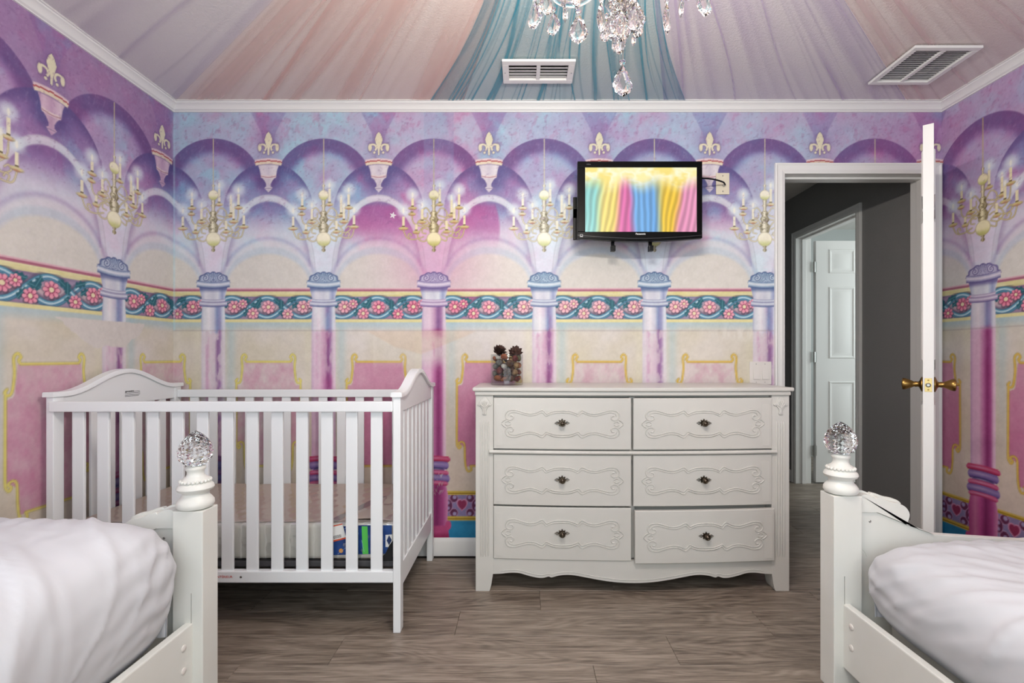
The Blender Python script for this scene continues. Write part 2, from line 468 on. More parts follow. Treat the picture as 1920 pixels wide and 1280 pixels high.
    if bs.any():
        x, y = xm[bs], V[bs]; im = img[bs]
        for sgn in (1, -1):
            yc_ = 577 + sgn * 18.5 * np.cos(PI * (x + 3) / 66)
            sl = np.abs(np.sin(PI * (x + 3) / 66)) * .9
            d = (y - yc_) / np.sqrt(1 + sl ** 2)
            im = over(im, aa(6.2 - np.abs(d + 1.5), 1.6) * .55, C3(70, 60, 90))
            im = over(im, aa(4.6 - np.abs(d)), C3(44, 108, 136))
            im = over(im, aa(3.4 - np.abs(d), .7), C3(104, 164, 190))
            im = over(im, aa(.9 - np.abs(d + .6), .5) * .9, C3(206, 224, 230))
            im = over(im, aa(.7 - np.abs(d - 2.0), .5) * .7, C3(40, 90, 130))
        for (fx, fy, a) in [(-24, 573, 18), (-40, 585, -50), (18, 566, 40), (-42, 563, 10), (28, 588, 20), (52, 572, 150), (-79, 572, 160), (44, 562, -20), (-18, 567, -60), (24, 571, 90)]:
            ca, sa = math.cos(math.radians(a)), math.sin(math.radians(a))
            lx = (x - fx) * ca + (y - fy) * sa; ly = -(x - fx) * sa + (y - fy) * ca
            e = ell(lx, ly + 1.2 * np.sin(lx * .9), 9.5, 4.6)
            im = over(im, aa(e), C3(26, 92, 108)); im = over(im, aa(.7 - np.abs(ly), .5) * aa(e) * .6, C3(96, 160, 170))
        strong = np.interp(U[bs], [-900, 300, 420, 560, 640, 720, 880, 940, 1000, 1300, 1420, 1700, 1780, 3000], [.75, .7, .55, .3, .35, .9, .9, .3, .2, .25, .7, .8, .95, .95])[..., None]
        for (fx, fy, R) in FLOW:
            r = np.hypot(x - fx, y - fy); a = np.arctan2(y - fy, x - fx) + fx
            rr = R * (.74 + .30 * np.abs(np.cos(4 * a)) ** .7)
            im = over(im, aa(rr + 1.4 - np.hypot(x - fx, y - fy - 1.6), 1.2) * .6, C3(60, 40, 60))
            pet = C3(240, 196, 200) * (1 - strong) + C3(224, 96, 136) * strong
            pet = pet + (C3(250, 214, 214) - pet) * (np.clip(np.abs(np.cos(4 * a)) - .3, 0, 1) * .55 * sst(.3, .75, r / R))[..., None]
            pet = pet + (C3(120, 30, 66) - pet) * (sst(.45, 0, np.abs(np.cos(4 * a))) * .85 + sst(.55, .3, r / R) * .6).clip(0, 1)[..., None]
            im = over(im, aa(rr - r, .6), pet)
            im = over(im, aa(R * .30 - r, .5), C3(236, 220, 178))
        img[bs] = im * inb[bs][..., None] + img[bs] * (1 - inb[bs][..., None]) if False else im
    img = over(img, aa(V - 597) * aa(599 - V) * .5, C3(90, 80, 110))
    img = over(img, aa(V - 598.5) * aa(604 - V), C3(230, 220, 156))
    # ---- heart border and blue dado
    img = over(img, aa(V - 920) * aa(928 - V), C3(214, 178, 62) - 70 * aa(.9 - np.abs(V - 924.5), .5)[..., None])
    hb = (V > 927) & (V < 968)
    if hb.any():
        x = np.mod(U[hb] - 866.5 + 25.825, 51.65) - 25.825; y = V[hb] - 947
        im = np.zeros(x.shape + (3,)) + C3(136, 122, 170)
        q = np.abs(x); z = np.abs(y)
        r1 = np.hypot(q - 15.5, z - 13.5)
        im = over(im, aa(8.2 - r1), C3(200, 150, 186)); im = over(im, aa(7.2 - r1), C3(94, 26, 70))
        im = over(im, aa(np.minimum(3.6 - np.hypot(q - 14, z - 15.5), r1 + 9)), C3(168, 150, 196))
        r2 = ell(q - 26, z - 0, 7.5, 11); im = over(im, aa(r2 + 1), C3(200, 150, 186)); im = over(im, aa(r2), C3(94, 26, 70))
        im = over(im, aa(ell(q - 26, z - 5, 3, 3.2)), C3(160, 140, 190))
        h = (x / 8.5) ** 2 + ((-(y - 1) / 8.5) - np.sqrt(np.abs(x / 8.5)) * .62) ** 2
        im = over(im, aa((1.45 - h) * 4), C3(216, 140, 176)); im = over(im, aa((.95 - h) * 4), C3(142, 30, 78))
        img[hb] = im
    img = over(img, aa(V - 967) * aa(975.5 - V), C3(214, 178, 62) - 70 * aa(.9 - np.abs(V - 972), .5)[..., None])
    img = over(img, aa(V - 975.5), C3(18, 128, 178) + (fbm(U / 20, V / 14, 55, 2)[..., None] - .5) * 20)
    # ---- columns
    t = (xc + 22.5) / 45
    up = ramp(t, [(0, (176, 180, 204)), (.1, (214, 216, 224)), (.32, (236, 232, 236)), (.52, (206, 206, 220)), (.66, (130, 146, 190)), (.78, (150, 150, 192)), (.9, (214, 220, 230)), (1, (220, 218, 226))])
    ur = ramp(t, [(0, (196, 150, 190)), (.12, (222, 176, 204)), (.35, (226, 178, 204)), (.52, (196, 110, 164)), (.68, (138, 36, 104)), (.8, (164, 70, 134)), (.92, (224, 180, 206)), (1, (226, 190, 210))])
    ub = ramp(t, [(0, (214, 210, 214)), (.14, (224, 214, 220)), (.24, (206, 158, 190)), (.36, (222, 206, 212)), (.56, (214, 204, 212)), (.68, (138, 104, 154)), (.78, (160, 130, 176)), (.9, (222, 220, 222)), (1, (214, 214, 214))])
    ub = ub + (C3(218, 212, 214) - ub) * (sst(.62, .38, fbm(U / 6, V / 16, 67, 3)) * .8)[..., None]
    kk = np.clip(k + 6, 0, 40).astype(int)
    red = np.full(60, .8); red[6 - 1] = .25; red[6] = .10; red[7] = .45; red[8] = 1.0; red[9] = .35; red[10] = .12; red[11] = .18; red[12] = .6; red[13] = .9; red[4] = .4
    rd = red[kk]
    blot = fbm(U / 8, V / 22, 61, 3)
    mixr = np.clip(rd * (.15 + .40 * (k == 2) + .85 * sst(612, 626, V)) + (rd * .9) * sst(660, 760, V) + (blot - .5) * .8 * rd * (1 - rd) * 3, 0, 1)
    base = up + (ub - up) * sst(618, 624, V + (blot - .5) * 20)[..., None]
    colc = base + (ur - base) * mixr[..., None]
    colc = over(colc, np.clip(sst(620, 640, V) * sst(700, 660, V) * (k == 2), 0, 1) * .6 * sst(.35, .6, blot + .1), C3(222, 214, 214))
    chw = np.interp(V, [545, 563, 600, 700, 853], [25, 20.5, 22.5, 22.5, 22.5])
    img = over(img, aa(chw - np.abs(xc)) * aa(V - 540) * aa(909 - V), colc)
    # flared foot
    f = (xc + 28) / 56
    foot = ramp(f, [(0, (170, 50, 120)), (.25, (206, 110, 160)), (.42, (190, 70, 140)), (.6, (128, 24, 92)), (.8, (170, 60, 128)), (1, (222, 150, 190))])
    blue_foot = ramp(f, [(0, (70, 80, 140)), (.3, (150, 170, 205)), (.6, (60, 60, 120)), (1, (160, 170, 205))])
    foot = over(foot, np.clip(1 - rd * 2.2, 0, 1), blue_foot)
    img = over(img, aa(np.interp(V, [905, 930, 985], [22, 27, 25]) - np.abs(xc)) * aa(V - 905) * aa(990 - V), foot)
    img = over(img, aa(np.interp(V, [984, 1008], [26, 29]) - np.abs(xc)) * aa(V - 985), C3(188, 64, 122) - 40 * sst(996, 1004, V)[..., None])
    img = over(img, aa(ell(np.abs(xc) - 27, V - 984, 5.5, 9)), C3(196, 66, 124))
    # stacked base rings
    for (y0, hh, w_, c) in [(870.5, 7.5, 28, (122, 96, 164)), (879.5, 4, 20, (52, 44, 104)), (895, 7.5, 30, (122, 96, 164)), (859, 5.2, 31, (196, 48, 98)), (884.5, 4.2, 28, (204, 72, 122)), (904.5, 4.0, 27, (204, 72, 122))]:
        dy = V - y0 + (xc / w_) ** 2 * -2.0
        e = np.minimum(w_ - np.abs(xc) - np.clip(np.abs(dy) / hh, 0, 1) ** 2 * 4, hh - np.abs(dy))
        cc = C3(*c) + (C3(216, 190, 216) - C3(*c)) * (np.exp(-((dy + hh * .15) / (hh * .34)) ** 2) * (.25 + .35 * np.exp(-((xc + 6) / 16) ** 2)))[..., None] - 50 * sst(hh * .3, hh, dy)[..., None]
        cc = over(cc, np.clip(.9 - rd * 2.2, 0, 1) * np.ones_like(V), ramp(f, [(0, (40, 40, 90)), (.3, (130, 150, 190)), (.7, (50, 56, 110)), (1, (90, 100, 150))]))
        img = over(img, aa(e), cc)
    # ---- capitals
    cs = (V > 500) & (V < 582) & (np.abs(xc) < 40)
    if cs.any():
        x, y = xc[cs], V[cs]; im = img[cs]
        pr = np.interp(U[cs], [-900, 325, 420, 640, 740, 900, 960, 1700, 1780, 3000], [.45, .3, .35, .15, .9, .9, .05, .2, .75, .75])[..., None]
        dk = C3(58, 92, 140) * (1 - pr) + C3(96, 66, 136) * pr
        md = C3(134, 172, 198) * (1 - pr) + C3(168, 150, 190) * pr
        lt = C3(218, 228, 234) * (1 - pr) + C3(226, 208, 226) * pr
        neckhw = np.interp(y, [540, 552, 563], [26, 22.5, 20])
        sh = ramp((x + 24) / 48, [(0, (170, 176, 204)), (.2, (222, 220, 228)), (.5, (206, 206, 220)), (.68, (220, 222, 230)), (.85, (150, 160, 200)), (1, (206, 210, 226))])
        sh = sh + (dk - sh) * (sst(550, 541, y) * .75)[..., None]
        im = over(im, aa(neckhw - np.abs(x)) * aa(y - 538) * aa(565 - y), sh)
        # shell leaves and scrolls
        e = ell(x, y - 530, 30, 20)
        th0 = np.arctan2(x, 534 - y); e = e - 2.2 * (1 - np.abs(np.cos(th0 * 6.5)))
        im = over(im, aa(e) * (y < 531), md + (lt - md) * .35 * sst(512, 524, y)[..., None])
        th = np.arctan2(x, 532 - y)
        im = over(im, aa(e) * (y < 531) * sst(.35, .0, np.abs(np.mod(th * 5.2 + .5, 1) - .5)) * .7 * (np.abs(x) < 10), dk)
        for sx in (-1, 1):
            r = np.hypot(x - sx * 14.5, y - 521)
            aq = np.arctan2(y - 521, (x - sx * 14.5) * sx)
            im = over(im, aa(7.6 - r), lt * .5 + md * .5); sp = np.abs(np.mod(r / 4.2 - aq / (2 * PI), 1) - .5) * 4.2
            im = over(im, aa(sp - 1.35, .5) * aa(7.8 - r) * .9, dk)
        im = over(im, aa(1.2 - np.abs(e), .6) * (y < 531) * .8, dk)
        # abacus
        yy = y - 535 + (x / 31) ** 2 * 3.2
        e = np.minimum(31 - np.abs(x), 6.2 - np.abs(yy))
        c = md + (lt - md) * np.exp(-((yy + 1.0) / 2.6) ** 2)[..., None] + (dk - md) * sst(2.0, 6, yy)[..., None] + (dk - md) * .8 * sst(-4, -6, yy)[..., None]
        im = over(im, aa(e), c)
        for (y0, hh, w_) in [(565, 3.2, 22.5), (571, 4.6, 26)]:
            yy = y - y0 + (x / w_) ** 2 * 1.8
            e = np.minimum(w_ - np.abs(x), hh - np.abs(yy))
            c = md * .7 + C3(190, 130, 170) * .3
            c = c + (lt - c) * np.exp(-((yy + hh * .2) / (hh * .35)) ** 2)[..., None] + (dk - c) * sst(hh * .35, hh, yy)[..., None]
            im = over(im, aa(e), c)
        img[cs] = im
    # ---- fleur-de-lis and corbel
    fs = (V > 240) & (V < 368) & (ax < 34)
    if fs.any():
        x, y, q = xm[fs], V[fs], ax[fs]; im = img[fs]
        im = over(im, np.exp(-((q / 24) ** 2 + ((y - 332) / 26) ** 2) ** 2) * .7, deep[fs] * .6 + C3(50, 50, 120) * .4)
        cr = C3(228, 218, 184)
        cen = np.interp(y, [245, 252, 262, 272, 280, 290, 294], [-2, 4, 7.4, 4.6, 2.0, 1.6, -2])
        e = cen - q
        r = np.hypot(q - 11.2, y - 277.5)
        ang = np.arctan2(y - 277.5, q - 11.2)
        s = np.minimum(8.2 - r, r - 4.6)
        s = np.where((ang > .75) & (ang < 2.3), -2, s)
        s = np.maximum(s, 2.3 - np.hypot(q - 8.3, y - 286.3))
        s = np.maximum(s, ell(q - 16.3, y - 277, 3.4, 7.0))
        e = np.maximum(e, s)
        im = over(im, aa(e + 1.3, .9) * .5, C3(90, 60, 110)); im = over(im, aa(e, .6), cr)
        pk = np.interp(U[fs], [-900, 322, 328, 2000], [.75, .75, .12, .12])[..., None]
        bw = ramp((x + 22) / 44, [(0, (196, 190, 206)), (.25, (222, 214, 218)), (.5, (208, 202, 212)), (.75, (226, 220, 222)), (1, (206, 200, 212))])
        bw = bw * (1 - pk) + ramp((x + 22) / 44, [(0, (176, 120, 166)), (.25, (216, 172, 196)), (.5, (190, 136, 176)), (.8, (222, 186, 206)), (1, (180, 130, 170))]) * pk
        hwb = np.interp(y, [300, 309, 318, 333], [22, 20, 16.5, 13.6])
        im = over(im, aa(hwb - q) * aa(y - 304) * aa(334 - y), bw)
        st_ = np.interp(y, [334, 338, 345, 350, 352, 354, 361, 363], [11.5, 8, 4.2, 4.2, 7.6, 6.5, 0, -3])
        im = over(im, aa(st_ - q) * aa(y - 333), bw - 6)
        im = over(im, aa(st_ - q) * aa(.8 - np.abs(y - 353.5), .5) * .6, C3(120, 100, 140))
        yy = y - 332 + (q / 14) ** 2 * 2
        im = over(im, aa(np.minimum(14.2 - q, 2.4 - np.abs(yy))), C3(226, 206, 202)); im = over(im, aa(np.minimum(14 - q, .7 - np.abs(yy - .6)), .5), C3(170, 110, 130))
        yy = y - 302.5 + (q / 25) ** 2 * -3.2
        e = np.minimum(25.5 - q - np.clip(yy, 0, 9) * .35, 5.6 - np.abs(yy))
        c = np.where((yy < -2.2)[..., None], C3(226, 196, 200), np.where((yy < .4)[..., None], C3(186, 88, 88), C3(230, 212, 184)))
        im = over(im, aa(e), c); im = over(im, aa(np.minimum(22 - q, .8 - np.abs(yy - 6)), .5) * .6, C3(110, 90, 140))
        img[fs] = im
    # ---- printed chandelier
    hs = (V > 255) & (V < 480) & (np.abs(xc) < 76)
    if hs.any():
        x, y = xc[hs], V[hs]; im = img[hs]
        gold = np.interp(U[hs], [-900, 325, 600, 700, 760, 880, 960, 1700, 1790, 3000], [.55, .45, .35, .5, .85, .8, .15, .3, .8, .8])[..., None]
        gm = C3(226, 220, 194) * (1 - gold) + C3(206, 182, 104) * gold
        gd = C3(152, 148, 124) * (1 - gold) + C3(140, 118, 70) * gold
        gl = C3(246, 243, 228) * (1 - gold) + C3(244, 228, 172) * gold
        for (cx, cy, cw, top, gy, gr) in CHAND:
            if gy:
                r = np.hypot(x - cx, y - gy)
                im = over(im, .72 * np.exp(-(r / (gr * 1.12)) ** 4), C3(214, 226, 236)); im = over(im, .45 * np.exp(-(r / (gr * .6)) ** 2), C3(236, 238, 226))
        im = over(im, aa(.75 - np.abs(x), .5) * (y > 261) * (y < 349), gm - 10)
        sel = (y > 340); xs, ys = x[sel], y[sel]; sm = im[sel]; a_gm, a_gd, a_gl = gm[sel], gd[sel], gl[sel]
        for a in ARMS:
            d = segd(xs, ys, curve(a, 5))
            sm = over(sm, aa(1.35 - d, .7) * .7, a_gd); sm = over(sm, aa(.75 - d, .5) * .85, a_gm + 8)
        for (cx, cy, cw, top, gy, gr) in CHAND:
            sm = over(sm, aa(np.minimum(2.3 - np.abs(xs - cx), np.minimum(ys - top, cy - 3 - ys)), .5), a_gl - 6)
            sm = over(sm, aa(np.minimum(2.5 - np.abs(xs - cx), 1.3 - np.abs(ys - cy + 4.2)), .5), a_gd - 40)
            sm = over(sm, aa(ell(xs - cx, ys - cy, cw, 3.0), .7), a_gd); sm = over(sm, aa(ell(xs - cx, ys - cy + .9, cw, 2.4), .6), a_gm)
            sm = over(sm, aa(ell(xs - cx, ys - cy - 1.6, cw * .55, 1.4), .6) * .7, C3(196, 120, 84))
            if gy: sm = over(sm, aa(ell(xs - cx, ys - gy - 1, 1.9, 5), .6) * .8, C3(246, 242, 224))
        prof = np.interp(ys, [345, 347, 349, 352, 356, 357, 375, 376, 380, 384, 386, 388, 394, 400, 404, 406, 411, 415, 418, 424, 432, 436, 440], [-3, 2.6, 2.6, 1.2, 2, 1, 1, 4.4, 3.2, 3, 5.6, 3, 2.6, 7, 5, 6, 9, 7, 5, 10, 9, 8, -3])
        sm = over(sm, aa(prof - np.abs(xs), .7), a_gd + (a_gl - a_gd) * np.exp(-((xs + .15 * prof) / (prof * .5 + .3)) ** 2)[..., None])
        tex = vnoise(xs / 2.2, ys / 2.2, 71)
        sm = over(sm, aa(prof - np.abs(xs)) * (ys > 396) * sst(.58, .75, tex) * .6, a_gd - 50)
        for (cy, R) in ((366, 9.6), (448.5, 13.6)):
            r = np.hypot(xs, ys - cy)
            c = a_gl + 4; c = c + (a_gm * C3(.93, 1.0, .78) - c) * sst(-.1, .9, (ys - cy) / R)[..., None]; c = c + (a_gd + 20 - c) * (sst(R * .82, R, r) * .6)[..., None]
            sm = over(sm, aa(R - r), c)
        fp = np.interp(ys, [461, 463, 465, 467, 469, 471, 474], [1.5, 4.0, 1.6, 3.2, 3.8, 3.0, -2])
        sm = over(sm, aa(np.where(ys > 461, fp, -1) - np.abs(xs), .6), a_gd - 15 + 70 * np.exp(-((xs + 1) / 1.4) ** 2)[..., None])
        im[sel] = sm; img[hs] = im
    # ---- wear: torn-off strip on the left wall, pale re-glued patch, sheet seam
    wob = (fbm(U / 16, V / 16, 81, 3) - .5) * 16
    tb = np.interp(U, [60, 80, 150, 215, 245, 262], [604, 600, 652, 650, 634, 600])
    torn = aa(tb - V + wob * .7) * aa(V - 612 - wob * .2) * aa(U - 70) * aa(262 - U)
    img = over(img, torn, C3(216, 208, 202))
    img = over(img, aa(1.0 - np.abs(V - 619.6), .6) * .25 * (U > 325), C3(140, 120, 120))
    sweep = np.interp(U, [640, 690, 740, 790, 850, 900], [618, 622, 650, 664, 640, 618])
    img = over(img, aa(sweep - V, 2) * aa(V - 620) * sst(640, 700, U) * sst(905, 880, U) * .5, C3(222, 196, 172))
    img = over(img, aa(V - sweep, 1.5) * sst(700, 660, V) * aa(U - 700) * aa(870 - U) * .38, C3(224, 216, 206))
    img = over(img, np.exp(-((U - 1380) / 45) ** 2 - ((V - 626) / 12) ** 2) * .7 * sst(.4, .55, blot), C3(226, 220, 210))
    # pale cyan vertical strip along the sheet edge in the corner
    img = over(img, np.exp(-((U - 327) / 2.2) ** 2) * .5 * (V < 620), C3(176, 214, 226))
    img = over(img, aa(28 - np.abs(U - 823), 1.5) * .28 * sst(430, 300, V), C3(120, 150, 190))
    # fine scratches and dry-brush wear of the print
    sc1 = fbm(U / 2.6 + V / 9, V / 7, 91, 3)
    img = over(img, sst(.60, .85, sc1) * .14 * (V < 540), C3(228, 214, 226))
    sc2 = fbm(U / 5, V / 4 + U / 17, 95, 3)
    img = over(img, sst(.64, .78, sc2) * .20 * (V < 420), C3(110, 60, 120))
    img = img + grain[..., None] * .6
    g = img.mean(-1, keepdims=True)
    img = g + (img - g) * (np.interp(V, [500, 600], [.90, .95])[..., None])
    img = img + (255 - img) * .03
    return np.clip(img, 4, 250)

def grid_mesh(name, U, V, pos, m, gain=1.0):
    nu, nv = len(U), len(V)
    UU, VV = np.meshgrid(U, V)
    col = lin(paint(UU, VV)) * gain
    co = pos(UU, VV).reshape(-1, 3).astype(np.float32)
    me = bpy.data.meshes.new(name)
    me.vertices.add(nu * nv); me.vertices.foreach_set('co', co.ravel())
    i = (np.arange(nv - 1)[:, None] * nu + np.arange(nu - 1)[None, :]).ravel()
    q = np.stack([i, i + 1, i + 1 + nu, i + nu], -1)[:, ::-1]
    nf = len(q)
    me.loops.add(nf * 4); me.loops.foreach_set('vertex_index', q.ravel().astype(np.int32))
    me.polygons.add(nf); me.polygons.foreach_set('loop_start', (np.arange(nf) * 4).astype(np.int32))
    me.update(calc_edges=True)
    at = me.color_attributes.new('print', 'FLOAT_COLOR', 'POINT')
    rg = np.ones((nu * nv, 4), np.float32); rg[:, :3] = np.clip(col.reshape(-1, 3), 0, .95)
    at.data.foreach_set('color', rg.ravel())
    me.materials.append(m)
    return me

def print_mat(name, rough, bump=0.0, emit=0.0):
    m = bpy.data.materials.new(name); m.use_nodes = True
    nt = m.node_tree; b = nt.nodes['Principled BSDF']
    a = nt.nodes.new('ShaderNodeVertexColor'); a.layer_name = 'print'
    b.inputs['Roughness'].default_value = rough
    if emit:
        b.inputs['Base Color'].default_value = (.01, .01, .01, 1)
        nt.links.new(a.outputs['Color'], b.inputs['Emission Color']); b.inputs['Emission Strength'].default_value = emit
    else:
        nt.links.new(a.outputs['Color'], b.inputs['Base Color'])
    if bump:
        tc = nt.nodes.new('ShaderNodeTexCoord'); n = nt.nodes.new('ShaderNodeTexNoise'); n.inputs['Scale'].default_value = 90
        bp = nt.nodes.new('ShaderNodeBump'); bp.inputs['Strength'].default_value = bump; bp.inputs['Distance'].default_value = .002
        nt.links.new(tc.outputs['Object'], n.inputs['Vector']); nt.links.new(n.outputs['Fac'], bp.inputs['Height']); nt.links.new(bp.outputs['Normal'], b.inputs['Normal'])
    return m
M['paper'] = print_mat('printed_wallpaper', .62, .25)
# ------------------------------------------------------------------ the room shell
def P_back(U, V): return np.stack([(U - 980) / 346, np.full_like(U, -0.0012), 1.075 + (668 - V) / 346], -1)
def P_left(U, V): return np.stack([np.full_like(U, XL + 0.0012), -(325 - U) / 346, 1.075 + (668 - V) / 346], -1)
def P_right(U, V): return np.stack([np.full_like(U, XR - 0.0012), -(U - 1765.4) / 346, 1.075 + (668 - V) / 346], -1)
def span(a, b, st): return np.linspace(a, b, max(2, int(round((b - a) / st)) + 1))
def sheets(wall, pos, rects):
    for (u0, u1, v0, v1, du, dv) in rects:
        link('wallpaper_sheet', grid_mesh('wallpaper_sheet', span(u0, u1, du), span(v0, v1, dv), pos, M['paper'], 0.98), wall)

g = G(); g.box((XL - WT, 0, 0), (DX0 - .02, WT, H)); g.box((DX0 - .02, 0, DH + .02), (DX1 + .02, WT, H)); g.box((DX1 + .02, 0, 0), (XR + WT, WT, H))
wall_back = tag(g.build('wall_back', M['plaster']), 'back wall papered with a palace arcade mural', kind='structure')
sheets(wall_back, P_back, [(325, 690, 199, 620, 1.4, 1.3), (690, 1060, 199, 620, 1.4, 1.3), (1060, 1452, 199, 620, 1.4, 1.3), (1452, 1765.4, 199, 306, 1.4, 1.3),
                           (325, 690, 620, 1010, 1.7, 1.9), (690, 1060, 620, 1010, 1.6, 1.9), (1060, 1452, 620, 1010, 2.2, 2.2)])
g = G(); g.box((XL - WT, YN - WT, 0), (XL, 0, H))
wall_left = tag(g.build('wall_left', M['plaster']), 'left wall papered with a palace arcade mural', kind='structure')
sheets(wall_left, P_left, [(-25, 325, 199, 620, 1.3, 1.3), (-25, 325, 620, 1010, 1.6, 1.8), (-440, -25, 199, 1010, 5, 5), (-851, -440, 199, 1010, 5, 5)])
g = G(); g.box((XR, YN - WT, 0), (XR + WT, 0, H))
wall_right = tag(g.build('wall_right', M['plaster']), 'right wall papered with a palace arcade mural', kind='structure')
sheets(wall_right, P_right, [(1765.4, 1950, 199, 620, 1.3, 1.3), (1765.4, 1950, 620, 1010, 1.6, 1.8), (1950, 2400, 199, 1010, 5, 5), (2400, 2941, 199, 1010, 5, 5)])

# rear wall with the wide window that lights the room
WX0, WX1, WZ0, WZ1 = -1.45, 1.83, .62, 2.22
g = G(); g.box((XL - WT, YN - WT, 0), (WX0, YN, H)); g.box((WX1, YN - WT, 0), (XR + WT, YN, H)); g.box((WX0, YN - WT, 0), (WX1, YN, WZ0)); g.box((WX0, YN - WT, WZ1), (WX1, YN, H))
tag(g.build('wall_rear', M['plaster']), 'plain rear wall around the wide window', kind='structure')
win = thing('window_1', (0.19, YN - .06, WZ0), 'wide white framed window in the rear wall', None, None, 'structure')
g = G((0.19, YN - .06, WZ0))
for (a, b, c, d) in [(WX0, WX1, WZ0, WZ0 + .05), (WX0, WX1, WZ1 - .05, WZ1), (WX0, WX0 + .05, WZ0, WZ1), (WX1 - .05, WX1, WZ0, WZ1), (.165, .215, WZ0, WZ1)]:
    g.box((a, YN - .09, c), (b, YN - .03, d))
g.build('window_frame', M['white_paint'], win, bevel=.004)
for (a, b) in ((WX0 + .05, .165), (.215, WX1 - .05)):
    G((0.19, YN - .06, WZ0)).box((a, YN - .063, WZ0 + .05), (b, YN - .057, WZ1 - .05)).build('pane', M['pane'], win)

g = G(); g.box((XL - WT, YN - WT, H), (XR + WT, WT, H + .1))
ceil_o = tag(g.build('ceiling', M['ceil']), 'textured off-white ceiling', kind='structure')
# openings for the two air ducts (x0, x1, y0, y1 of the vent, frame width)
VENTS = {'supply_vent': (-.095, .243, -.413, -.232, .030), 'return_vent': (1.712, 2.010, -.511, -.221, .024)}
for (a, b, c, d, w) in VENTS.values(): cut(ceil_o, G().box((a + w, c + w, H - .05), (b - w, d - w, H + .2)))

# ---- floor of grey-brown vinyl planks
def wood():
    m = bpy.data.materials.new('grey_brown_plank'); m.use_nodes = True
    nt = m.node_tree; b = nt.nodes['Principled BSDF']; L = nt.links.new
    tc = nt.nodes.new('ShaderNodeTexCoord'); oi = nt.nodes.new('ShaderNodeObjectInfo')
    off = nt.nodes.new('ShaderNodeVectorMath'); off.operation = 'SCALE'; off.inputs[0].default_value = (13, 7, 3); L(oi.outputs['Random'], off.inputs['Scale'])
    add = nt.nodes.new('ShaderNodeVectorMath'); L(tc.outputs['Object'], add.inputs[0]); L(off.outputs[0], add.inputs[1])
    mp = nt.nodes.new('ShaderNodeMapping'); mp.inputs['Scale'].default_value = (1.5, 15, 1); L(add.outputs[0], mp.inputs['Vector'])
    n1 = nt.nodes.new('ShaderNodeTexNoise'); n1.inputs['Scale'].default_value = 2.6; n1.inputs['Detail'].default_value = 9; n1.inputs['Roughness'].default_value = .66; n1.inputs['Distortion'].default_value = .35
    L(mp.outputs[0], n1.inputs['Vector'])
    mp2 = nt.nodes.new('ShaderNodeMapping'); mp2.inputs['Scale'].default_value = (5.0, 120, 1); L(add.outputs[0], mp2.inputs['Vector'])
    n2 = nt.nodes.new('ShaderNodeTexNoise'); n2.inputs['Scale'].default_value = 2.0; n2.inputs['Detail'].default_value = 3; L(mp2.outputs[0], n2.inputs['Vector'])
    mp3 = nt.nodes.new('ShaderNodeMapping'); mp3.inputs['Scale'].default_value = (.85, 5.5, 1); L(add.outputs[0], mp3.inputs['Vector'])
    wv = nt.nodes.new('ShaderNodeTexNoise'); wv.inputs['Scale'].default_value = 1.5; wv.inputs['Detail'].default_value = 1.5; L(mp3.outputs[0], wv.inputs['Vector'])
    mul = nt.nodes.new('ShaderNodeMath'); mul.operation = 'MULTIPLY'; mul.inputs[1].default_value = 125; L(wv.outputs['Fac'], mul.inputs[0])
    sn = nt.nodes.new('ShaderNodeMath'); sn.operation = 'SINE'; L(mul.outputs[0], sn.inputs[0])
    r = nt.nodes.new('ShaderNodeValToRGB'); e = r.color_ramp.elements
    e[0].position = .28; e[0].color = rgba((92, 80, 70)); e[1].position = .72; e[1].color = rgba((164, 150, 136))
    x = r.color_ramp.elements.new(.5); x.color = rgba((134, 121, 108))
    s1 = nt.nodes.new('ShaderNodeMath'); s1.operation = 'MULTIPLY_ADD'; s1.inputs[1].default_value = .05; L(sn.outputs[0], s1.inputs[0]); L(n1.outputs['Fac'], s1.inputs[2])
    s2 = nt.nodes.new('ShaderNodeMath'); s2.operation = 'MULTIPLY_ADD'; s2.inputs[1].default_value = .50; L(n2.outputs['Fac'], s2.inputs[0]); L(s1.outputs[0], s2.inputs[2])
    s3 = nt.nodes.new('ShaderNodeMath'); s3.operation = 'MULTIPLY_ADD'; s3.inputs[1].default_value = .09; L(oi.outputs['Random'], s3.inputs[0]); L(s2.outputs[0], s3.inputs[2])
    s4 = nt.nodes.new('ShaderNodeMath'); s4.operation = 'SUBTRACT'; s4.inputs[1].default_value = .295; L(s3.outputs[0], s4.inputs[0])
    L(s4.outputs[0], r.inputs['Fac']); L(r.outputs['Color'], b.inputs['Base Color'])
    b.inputs['Roughness'].default_value = .42
    bp = nt.nodes.new('ShaderNodeBump'); bp.inputs['Strength'].default_value = .18; bp.inputs['Distance'].default_value = .0015
    L(s2.outputs[0], bp.inputs['Height']); L(bp.outputs['Normal'], b.inputs['Normal'])
    return m
M['wood'] = wood()
g = G(); g.box((XL - WT, YN - WT, -.1), (4.6, 3.0, -.008))
floor = tag(g.build('floor', mat('subfloor', (70, 62, 55), .9)), 'grey-brown wood-look plank floor', kind='structure')
PW, PL = .1785, 1.23
